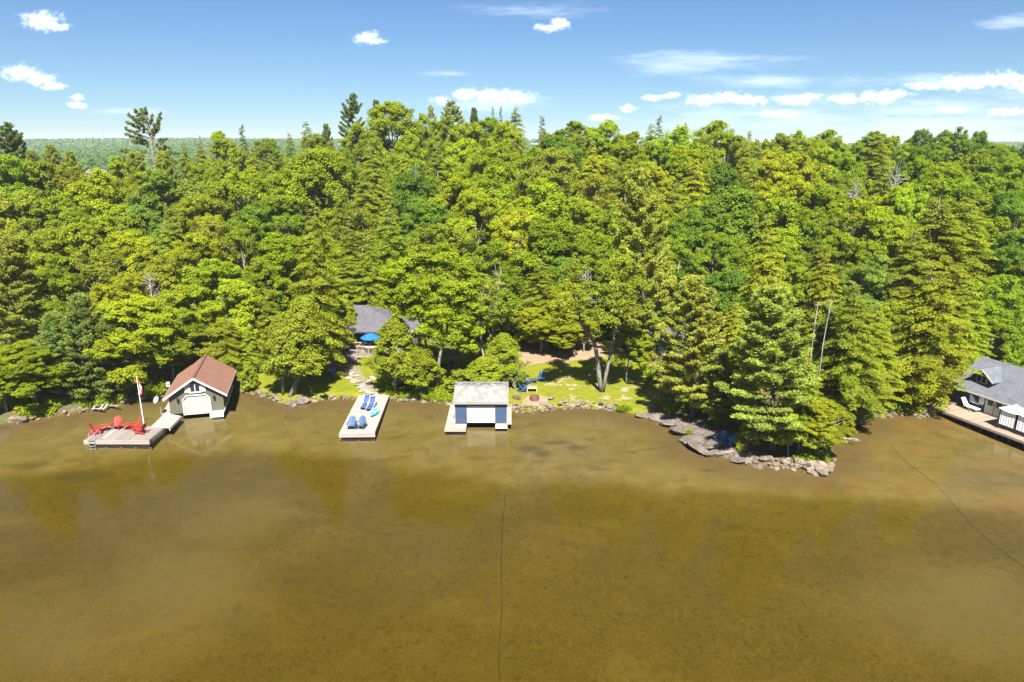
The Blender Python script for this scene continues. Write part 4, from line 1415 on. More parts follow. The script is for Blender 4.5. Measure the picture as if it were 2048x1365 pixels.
STONES = [rock_mesh(s, 1 if s % 2 else 2) for s in range(8)]
SLABS = [rock_mesh(30 + s, 2, 'flagstone', .14) for s in range(5)]
BEDROCK = [rock_mesh(60 + s, 3, 'bedrock', .5) for s in range(5)]


def stone(parent, loc, size, meshes=STONES, name='stone', stretch=None):
    o = link(name, random.choice(meshes), parent)
    o.location = loc
    st_ = stretch or (random.uniform(.8, 1.5), random.uniform(.75, 1.1), random.uniform(.75, 1.15))
    o.scale = [size * k for k in st_]
    o.rotation_euler = (random.uniform(-.25, .25), random.uniform(-.25, .25), random.uniform(0, 6.28))
    return o


def along_px(pts, step):
    w = [at_z(px, py, 0) for px, py in pts]
    out, acc = [], 0.0
    for a, b in zip(w[:-1], w[1:]):
        L = (b - a).length
        while acc < L:
            out.append((a.lerp(b, acc / L), (b - a).normalized()))
            acc += step * random.uniform(.8, 1.2)
        acc -= L
    return out


def stone_wall(label, pts, step=.42, rows=2, size=.27, jit=.14):
    st_ = along_px(pts, step)
    root = thing('stone_edging', label, 'stone wall', (st_[0][0].x, st_[0][0].y, 0))
    for r_ in range(rows):
        for p, d in st_:
            inl = Vector((-d.y, d.x, 0))
            q = p + inl * (.10 + .30 * r_ + random.uniform(-jit, jit)) + d * random.uniform(-.15, .15)
            stone(root, q - root.location + Vector((0, 0, .02 + .20 * r_ + random.uniform(-.12, .06))), size * random.choice((.42, .55, .7, .85, 1, 1.15, 1.5)))
    return root


stone_wall('pale fieldstone edging of the left lawn, from the olive boathouse to the long dock', [(472, 784), (505, 788), (530, 793), (548, 803), (562, 809), (585, 811), (610, 804), (650, 800), (690, 798), (722, 799)], .40, 2)
stone_wall('low fieldstone edging between the long dock and the silver-roofed boathouse', [(772, 800), (830, 802), (880, 808), (906, 812)], .42, 2, .24)
stone_wall('curved fieldstone wall at the water edge of the right lawn', [(1012, 817), (1030, 823), (1052, 826), (1078, 826), (1112, 820), (1150, 816), (1190, 819), (1234, 823)], .42, 3, .27)
stone_wall('rough pink and grey stones around the tip of the rocky point', [(1478, 925), (1510, 932), (1545, 937), (1590, 940), (1636, 948), (1658, 938), (1668, 916)], .48, 3, .36, .25)
stone_wall('scattered small stones along the wooded left shore', [(2, 848), (60, 842), (130, 831), (200, 819), (262, 807), (300, 800)], .62, 2, .26, .3)
stone_wall('small pale stones along the shaded cove shore on the right', [(1762, 834), (1800, 830), (1850, 833), (1890, 827)], .45, 3, .22, .3)
for label, px, py, s, me_ in (('large smooth grey boulder at the left shore', 45, 841, .75, BEDROCK), ('mossy grey boulder beside the lawn chairs', 1032, 797, .55, STONES),
                              ('low pale rock on the lawn right of the fire ring', 1102, 799, .42, STONES), ('big flat grey boulder in the water at the left lawn corner', 607, 803, .85, BEDROCK),
                              ('upright pale rock near the tip of the rocky point', 1622, 905, .55, BEDROCK), ('grey rock in the grass below the big cedar pair', 627, 759, .5, STONES)):
    p = on_ground(px, py)
    tag(stone(None, p + Vector((0, 0, .1)), s, me_, 'boulder'), label, 'rock')
out = thing('rock_outcrop', 'sloping grey bedrock outcrop along the left side of the rocky point', 'rock', at_z(1380, 900, 0))
for px, py, s, zz, stx in ((1285, 834, .9, .15, (1.6, .8, .6)), (1312, 840, 1.0, .2, (1.5, .9, .7)), (1338, 852, 1.1, .2, (1.4, .9, .8)), (1362, 868, 1.2, .25, (1.3, 1.0, .7)),
                           (1385, 885, 1.5, .25, (1.5, 1.2, .6)), (1400, 900, 1.5, .2, (1.5, 1.0, .55)), (1420, 892, 1.8, .35, (1.5, 1.2, .5)), (1432, 910, 1.2, .15, (1.4, .9, .6)),
                           (1450, 905, 1.6, .35, (1.6, 1.0, .45)), (1470, 921, 1.0, .15, (1.5, .9, .7)), (1395, 870, 1.4, .4, (1.3, 1.2, .4)), (1490, 922, 1.1, .3, (1.4, .9, .6)),
                           (1655, 940, .9, .1, (1.5, .9, .6)), (1632, 946, .7, .05, (1.5, .9, .6))):
    p = at_z(px, py, 0)
    stone(out, Vector((p.x, p.y, zz)) - out.location, s * .62, BEDROCK, 'rock', stx)
pth = thing('stone_path', 'irregular flagstone path from the long dock up to the cottage steps', 'path', on_ground(716, 760))
for k, (px, py) in enumerate([(700, 734), (706, 741), (694, 739), (701, 748), (709, 752), (698, 756), (708, 762), (717, 765), (712, 772), (722, 773), (730, 778), (722, 783), (736, 784), (744, 788), (733, 791), (747, 795), (757, 792), (738, 763), (748, 757), (742, 772)]):
    p = on_ground(px, py)
    stone(pth, p - pth.location + Vector((0, 0, .02)), random.uniform(.35, .6), SLABS, 'flagstone')

# old boards washed up on the left shore
pl = on_ground(195, 815)
pile = thing('driftwood_boards', 'broken grey boards lying on the left shore behind the dock', 'driftwood', pl)
for (x0_, y0_, x1_, y1_) in ((184, 818, 205, 818), (186, 821, 196, 806), (200, 820, 210, 805), (206, 820, 216, 808), (178, 814, 192, 812), (216, 813, 238, 812)):
    a, b = at_z(x0_, y0_, .12), at_z(x1_, y1_, .42)
    MB().bar(a - pl + Vector((0, 0, random.uniform(0, .1))), b - pl, .18, .05).build('board', 'deck', pile)
# water lines lying on the lake bed
for wr, label, pts in ((.017, 'dark water line on the lake bed running straight out from the lawn', [(1010, 990), (1004, 1060), (1002, 1130), (1004, 1200), (998, 1290), (998, 1400)]),
                   (.009, 'dark water line on the lake bed curving out from the right cove', [(1780, 905), (1810, 940), (1860, 975), (1920, 1030), (1985, 1085), (2060, 1140)])):
    w_ = []
    for px, py in pts:
        p = at_z(px, py, -.9)
        w_.append((p.x, p.y, hz(p.x, p.y) + .05))
    den = []
    for a, b in zip(w_[:-1], w_[1:]):
        for k in range(8):
            f = k / 8
            x, y = a[0] + (b[0] - a[0]) * f + .06 * math.sin(k * 2.1 + a[1]), a[1] + (b[1] - a[1]) * f
            den.append((x, y, hz(x, y) + .05))
    tag(MB().tube(den, wr, 5).build('water_line', 'black'), label, 'hose')
# ================================================================== trees
def unit(a):
    return a / np.maximum(np.linalg.norm(a, axis=-1, keepdims=True), 1e-9)


def leaf_mesh(name, C, Nrm, size, aspect, var, tip, mat, axis=None):
    """one diamond per leaf or needle spray: centre, facing, half length, width ratio"""
    n = len(C)
    r = np.random.default_rng(n)
    if axis is None:
        axis = r.normal(size=(n, 3))
    U_ = unit(axis - Nrm * np.sum(axis * Nrm, 1, keepdims=True))
    V_ = np.cross(Nrm, U_)
    s = np.broadcast_to(size, (n,))[:, None]
    a = np.broadcast_to(aspect, (n,))[:, None]
    fold = Nrm * s * .22
    P = np.stack([C + U_ * s, C + V_ * s * a - fold, C - U_ * s, C - V_ * s * a - fold], 1).reshape(-1, 3)
    me = bpy.data.meshes.new(name)
    me.vertices.add(4 * n)
    me.vertices.foreach_set('co', P.astype(np.float32).ravel())
    me.loops.add(4 * n)
    me.loops.foreach_set('vertex_index', np.arange(4 * n, dtype=np.int32))
    me.polygons.add(n)
    me.polygons.foreach_set('loop_start', np.arange(0, 4 * n, 4, dtype=np.int32))
    me.update(calc_edges=True)
    for nm, arr in (('var', var), ('tip', tip)):
        at = me.attributes.new(nm, 'FLOAT', 'FACE')
        at.data.foreach_set('value', np.broadcast_to(arr, (n,)).astype(np.float32))
    me.materials.append(M[mat])
    return me


def clump_leaves(r, centers, rad, per, size, flat=.6, up=.7, outv=None):
    """leaves spread through small flattened clumps; returns C, N, clump index"""
    k = len(centers)
    idx = np.repeat(np.arange(k), per)
    n = len(idx)
    d = unit(r.normal(size=(n, 3)))
    rr = r.uniform(0, 1, n) ** (1 / 2.2)
    off = d * rr[:, None] * np.broadcast_to(rad, (k,))[idx][:, None]
    off[:, 2] *= flat
    # leaves sag to the underside rim, domed top
    C = centers[idx] + off
    nr = r.normal(size=(n, 3)) * .6 + np.array([0, -.12, up + .5]) + d * .5
    if outv is not None:
        nr += outv[idx] * .35
    return C, unit(nr), idx


def make_broadleaf(seed, H=16., Rd=4.6, base=.26, lobes=20, per=104, leaf=.118, airy=0.0, barkm='bark', stems=1):
    r = np.random.default_rng(seed)
    zb = H * base
    hc = (H - zb)
    # lobes on an uneven ovoid
    th = r.uniform(0, 2 * np.pi, lobes) + np.arange(lobes) * 2.399
    u = (np.arange(lobes) + .5) / lobes
    zl = zb + hc * (.10 + .84 * u ** .85)
    prof = np.sin(np.pi * np.clip((zl - zb) / hc * .86 + .12, 0, 1)) ** .75
    rl = Rd * prof * r.uniform(.45, .98, lobes) * .78
    LC = np.stack([rl * np.cos(th), rl * np.sin(th), zl], 1)
    LR = r.uniform(.30, .46, lobes) * Rd * (.65 + .35 * prof)
    sub_c, sub_r, sub_o, sub_v = [], [], [], []
    for c, R_ in zip(LC, LR):
        m = int(15 * (R_ / 1.6) ** 1.4 * (1 - .35 * airy)) + 5
        d = unit(r.normal(size=(m, 3)) + np.array([0, 0, .35]) + unit(np.array([[c[0], c[1], (c[2] - zb - hc * .4) * .8]])) * .55)
        q = c + d * R_ * r.uniform(.5, 1.05, m)[:, None] * np.array([1, 1, .95])
        sub_c.append(q); sub_o.append(d)
        sub_r.append(r.uniform(.34, .66, m) * (R_ / 1.6) ** .35)
        sub_v.append(np.clip(r.normal(.5, .2) + r.normal(0, .15, m), 0, 1))
    sub_c, sub_o, sub_r, sub_v = np.vstack(sub_c), np.vstack(sub_o), np.concatenate(sub_r), np.concatenate(sub_v)
    C, N_, idx = clump_leaves(r, sub_c, sub_r, per, leaf, .82, .5, sub_o)
    var = np.clip(sub_v[idx] + r.normal(0, .14, len(idx)), 0, 1)
    crown = leaf_mesh('crown', C, N_, r.uniform(.7, 1.25, len(C)) * leaf, .62, var, 0, 'leaf')
    tr = MB()
    for s in range(stems):
        off = np.array([0, 0, 0]) if stems == 1 else np.array([.35 * np.cos(s * 2.4), .35 * np.sin(s * 2.4), 0])
        top = np.array([r.normal(0, .35), r.normal(0, .35), H * .80]) + off * 3
        pts = [off + (top - off) * f + np.array([r.normal(0, .12), r.normal(0, .12), 0]) * (0 < f < 1) for f in (0, .12, .3, .5, .7, 1)]
        pts[0] = pts[0] - np.array([0, 0, .5])
        tr.tube(pts, [q * (.5 if airy else 1) for q in (.24, .20, .16, .12, .08, .03)], 7)
        mine = range(s, lobes, stems)
        for i in mine:
            c = LC[i]
            f = np.clip((c[2] - R_ * .6) / (H * .8) - .12, .15, .8)
            a = off + (top - off) * f
            mid = (a + c) / 2 + np.array([0, 0, .3])
            tr.tube([a, mid, c], [(.03 if airy else .075) * (1.25 - f), .02 if airy else .05, .012], 5, False)
            for _ in range(3):
                e = c + unit(r.normal(size=3)) * LR[i] * .8
                tr.tube([c * .6 + mid * .4, e], [.028, .008], 4, False)
    return crown, tr.mesh('trunk', barkm, True)


def spray_branches(r, P0, dirs, length, droop, step, wid, size, aspect, rise=0.0, jit=.06, side=3):
    """flat drooping fans of foliage along branches; returns arrays"""
    Cs, Ns, As, ts, bi = [], [], [], [], []
    for b, (p, d, L, dr) in enumerate(zip(P0, dirs, length, droop)):
        n = max(int(L / step), 2)
        s = (np.arange(n) + .6) / n
        s = .16 + .84 * s
        perp = np.array([-d[1], d[0], 0.0])
        for f in s:
            c0 = p + d * L * f + np.array([0, 0, rise * L * f - dr * L * f * f])
            w_ = wid * L * (1 - f) ** .6 + .10
            k = max(1, int(side * (w_ / .35)))
            for sgn in (-1, 1):
                g = r.uniform(.1, 1, k)
                c = c0 + perp * (sgn * w_ * g)[:, None] + d * (w_ * .45 * g)[:, None] + np.array([0, 0, -1]) * (w_ * .35 * g * g)[:, None]
                c = c + r.normal(0, jit, (k, 3))
                Cs.append(c)
                ax = perp * sgn * .8 + d * .7 + np.array([0, 0, -.25])
                As.append(np.tile(ax, (k, 1)) + r.normal(0, .25, (k, 3)))
                Ns.append(np.tile([0, 0, 1.0], (k, 1)) + d * .25 + perp * sgn * .25 + r.normal(0, .33, (k, 3)))
                ts.append(np.clip(g * .4 + f * .7 - .25, 0, 1))
                bi.append(np.full(k, b))
    return np.vstack(Cs), unit(np.vstack(Ns)), np.vstack(As), np.concatenate(ts), np.concatenate(bi)


def make_hemlock(seed, H=18., Rd=4.2, base=.08, gap=.27, power=.66, droop=.34, size=.125, dens=8, narrow=False):
    r = np.random.default_rng(seed)
    P0, D, Ls, Dr = [], [], [], []
    z = H * base
    k = 0
    lean = r.normal(0, .25, 2)
    tr = MB()
    while z < H - .15:
        f = (z - H * base) / (H * (1 - base))
        prof = (1 - f) ** power * (min(1, .55 + f * 3.0))
        nb = 3 if f < .85 else 2
        for _ in range(nb):
            a = k * 2.399 + r.normal(0, .4)
            k += 1
            if r.uniform() < .10:
                continue
            L = Rd * prof * r.uniform(.62, 1.18) + .22
            P0.append([lean[0] * f, lean[1] * f, z + r.normal(0, .12)]); D.append([np.cos(a), np.sin(a), 0]); Ls.append(L)
            Dr.append(droop * r.uniform(.6, 1.4))
        z += gap * r.uniform(.7, 1.3) * (1.15 - .45 * f)
    P0, D, Ls, Dr = map(np.array, (P0, D, Ls, Dr))
    rise = .12 if not narrow else -.05
    C, N_, A, tp, bi = spray_branches(r, P0, D, Ls, Dr, .24, .30 if not narrow else .24, size, .45, rise, .06, dens)
    bv = r.normal(.5, .22, len(Ls))
    var = np.clip(bv[bi] + r.normal(0, .12, len(bi)), 0, 1)
    crown = leaf_mesh('crown', C, N_, r.uniform(.75, 1.3, len(C)) * size, .42, var, tp * (r.uniform(size=len(tp)) < .8), 'needle', A)
    tr.tube([(0, 0, -.5), (0, 0, 1), (lean[0] * .5, lean[1] * .5, H * .5), (lean[0], lean[1], H)], [.27, .23, .13, .012], 7)
    for p, d, L, dr in zip(P0, D, Ls, Dr):
        tr.tube([p, p + d * L * .5 + np.array([0, 0, (rise * .5 - dr * .25) * L]), p + d * L * .95 + np.array([0, 0, (rise - dr * .9) * L])], [.035, .02, .006], 4, False)
    return crown, tr.mesh('trunk', 'bark', True)


def make_pine(seed, H=18., Rd=3.9, base=.14, gap=.72, nb=5, sparse=.0, upsweep=.22, power=.66, size=.155, wind=0.0, needles=22):
    r = np.random.default_rng(seed)
    tr = MB()
    Cs, Ns, As, ts, vs_ = [], [], [], [], []
    z = H * base
    a0 = 0
    tr.tube([(0, 0, -.5), (0, 0, H * .3), (.1, 0, H * .65), (0, 0, H)], [.28, .22, .12, .015], 7)
    while z < H - .1:
        f = (z - H * base) / (H * (1 - base))
        prof = (1 - f) ** power * min(1, .6 + f * 2.2)
        a0 += r.uniform(.3, 1.0)
        for b in range(nb):
            if r.uniform() < .12 + sparse:
                continue
            a = a0 + b * 2 * np.pi / nb + r.normal(0, .22)
            d = np.array([np.cos(a), np.sin(a), 0])
            L = Rd * prof * r.uniform(.6, 1.2) + .3
            if wind:
                L *= 1 + wind * (-d[0])
            up = upsweep + f * .5 + (wind * .8 if wind else 0)
            n = max(3, int(L / .26))
            bv = np.clip(r.normal(.5, .2), 0, 1)
            p0 = np.array([0, 0, z])
            path = lambda t_: p0 + d * L * t_ + np.array([0, 0, L * (up * t_ * t_ - .10 * t_)])
            tr.tube([path(0), path(.5), path(.97)], [.045 * (1.1 - f * .6), .026, .008], 4, False)
            perp = np.array([-d[1], d[0], 0])
            for t_ in np.linspace(.30, 1.0, n):
                w_ = (.10 + .30 * L * (1.05 - t_) ** .8) * (.85 if wind else 1)
                for sgn in (-1, 0, 1):
                    if sgn == 0 and t_ < .55:
                        continue
                    c = path(t_) + perp * sgn * w_ * r.uniform(.35, 1) + d * abs(sgn) * w_ * .4 + np.array([0, 0, r.uniform(0, .10)])
                    m = needles
                    dd = unit(r.normal(size=(m, 3)) * .8 + d * .55 + perp * sgn * .35 + np.array([0, 0, .75]))
                    Cs.append(c + dd * size * r.uniform(.5, 1.25, (m, 1)) + r.normal(0, .12, (m, 3)) * np.array([1, 1, .45])); As.append(dd)
                    Ns.append(unit(np.cross(dd, r.normal(size=(m, 3)))) + np.array([0, 0, .75]))
                    ts.append(np.full(m, (t_ - .3) / .7 * r.uniform(.3, 1))); vs_.append(np.clip(bv + r.normal(0, .12, m), 0, 1))
        z += gap * r.uniform(.8, 1.2) * (1.1 - .5 * f)
    C, N_, A = np.vstack(Cs), unit(np.vstack(Ns)), np.vstack(As)
    crown = leaf_mesh('crown', C, N_, r.uniform(.8, 1.25, len(C)) * size, .32, np.concatenate(vs_), np.concatenate(ts), 'needle', A)
    return crown, tr.mesh('trunk', 'bark_pine', True)


def make_cedar(seed, H=9., Rd=2.4, base=.27, n=360, per=70, size=.10):
    r = np.random.default_rng(seed)
    u = r.uniform(0, 1, n) ** .9
    zc = H * (base + (1 - base) * u)
    prof = np.minimum(1, (u + .06) * 4.2) ** .6 * (1 - u) ** .62
    a = r.uniform(0, 2 * np.pi, n)
    lump = 1 + .22 * np.sin(a * 3 + zc * 1.3) + .15 * np.sin(a * 5 - zc * 2.1 + 1)
    rr = Rd * prof * lump * r.uniform(.62, 1.04, n)
    ctr = np.stack([rr * np.cos(a), rr * np.sin(a), zc], 1)
    out_ = np.stack([np.cos(a), np.sin(a), .5 + 0 * a], 1)
    C, N_, idx = clump_leaves(r, ctr, r.uniform(.30, .50, n), per, size, .95, .45, out_)
    ax = unit(np.array([0, 0, 1.0]) + out_[idx] * .6 + r.normal(0, .45, (len(C), 3)))
    sv = np.clip(r.normal(.5, .2, n), 0, 1)
    crown = leaf_mesh('crown', C, N_, r.uniform(.8, 1.35, len(C)) * size, .5, np.clip(sv[idx] + r.normal(0, .12, len(C)), 0, 1), r.uniform(0, .8, len(C)), 'needle', ax)
    tr = MB().tube([(0, 0, -.4), (.05, 0, H * .3), (0, .05, H * .6), (0, 0, H * .97)], [.17, .13, .08, .01], 7)
    return crown, tr.mesh('trunk', 'bark', True)


def make_bare(seed, H=9.):
    r = np.random.default_rng(seed)
    tr = MB().tube([(0, 0, -.5), (.1, 0, H * .35), (-.1, .1, H * .7), (0, 0, H)], [.16, .12, .07, .01], 6)
    tw = MB()
    for k in range(46):
        z = H * r.uniform(.3, .97)
        a = r.uniform(0, 6.28)
        L = r.uniform(.5, 1.0) * (H - z + 1.5) * .42
        e = np.array([L * np.cos(a), L * np.sin(a), z + L * r.uniform(.1, .8)])
        b = np.array([0, 0, z])
        m = (b + e) / 2 + r.normal(0, .15, 3)
        tw.tube([b, m, e], [.04, .025, .008], 4, False)
        for _ in range(4):
            g = m + (e - m) * r.uniform()
            tw.tube([g, g + r.normal(0, .45, 3) + np.array([0, 0, .2])], [.016, .005], 3, False)
    return tw.mesh('bare_branches', 'bark_dead', True), tr.mesh('trunk', 'bark_dead', True)


PROTO = {
    'maple': [make_broadleaf(s, lobes=22) for s in (1, 2, 3, 4, 5)],
    'oak': [make_broadleaf(s, 15., 5.2, .20, 28, 96, .116) for s in (11, 12, 13)],
    'birch': [make_broadleaf(s, 15., 3.6, .30, 20, 60, .11, .7, 'bark_birch', 2) for s in (21, 22, 23)],
    'hemlock': [make_hemlock(s) for s in (31, 32, 33, 34)],
    'spruce': [make_hemlock(s, 16., 2.3, .06, .26, .95, .30, .15, 7, True) for s in (41, 42)],
    'pine': [make_pine(s) for s in (51, 52, 53)],
    'tallpine': [make_pine(s, 20., 4.0, .40, .95, 5, .18, .25, .6) for s in (56, 57)],
    'youngpine': [make_pine(s, 11., 3.0, .06, .50, 6, 0, .18, .8, .14, 0, 16) for s in (66, 67)],
    'cedar': [make_cedar(s) for s in (71, 72, 73)],
    'shrub': [make_broadleaf(s, 4., 2.0, .05, 14, 40, .13) for s in (81, 82)],
    'bare': [make_bare(s) for s in (91, 92)],
}
DIM = {'maple': (16, 9.0), 'oak': (15, 10.2), 'birch': (15, 7.2), 'hemlock': (18, 8.4), 'spruce': (16, 4.8), 'pine': (18, 8.2), 'tallpine': (20, 8.2),
       'windpine': (20, 8.0), 'youngpine': (11, 6.2), 'cedar': (9, 4.8), 'shrub': (4, 4.2), 'bare': (9, 5)}
COLR = {'G': (.235, .310, .008), 'B': (.285, .360, .007), 'Y': (.315, .350, .009), 'D': (.155, .245, .013), 'O': (.260, .285, .020), 'L': (.225, .310, .038),
        'H': (.270, .300, .011), 'h': (.220, .272, .011), 'K': (.140, .185, .036), 'P': (.280, .320, .052), 'N': (.215, .295, .062), 'C': (.243, .285, .013), 'W': (.26, .31, .016)}
NAME = {'maple': 'maple_tree', 'oak': 'oak_tree', 'birch': 'birch_tree', 'hemlock': 'hemlock_tree', 'spruce': 'spruce_tree', 'pine': 'pine_tree', 'tallpine': 'pine_tree',
        'windpine': 'pine_tree', 'youngpine': 'pine_tree', 'cedar': 'cedar_tree', 'shrub': 'shrub', 'bare': 'dead_tree'}
KINDP = {'maple': 'round maple', 'oak': 'broad oak', 'birch': 'airy birch', 'hemlock': 'feathery hemlock', 'spruce': 'narrow spruce', 'pine': 'tiered pine', 'tallpine': 'tall pine',
         'windpine': 'windswept pine', 'youngpine': 'young pine', 'cedar': 'dense cedar', 'shrub': 'leafy shrub', 'bare': 'bare dead tree'}
COLP = {'G': 'green', 'B': 'bright green', 'Y': 'yellow-green', 'D': 'dark green', 'O': 'olive', 'L': 'pale green', 'H': 'golden', 'h': 'olive-gold', 'K': 'dark', 'P': 'olive-tipped',
        'N': 'blue-green', 'C': 'yellowish', 'W': 'lime'}
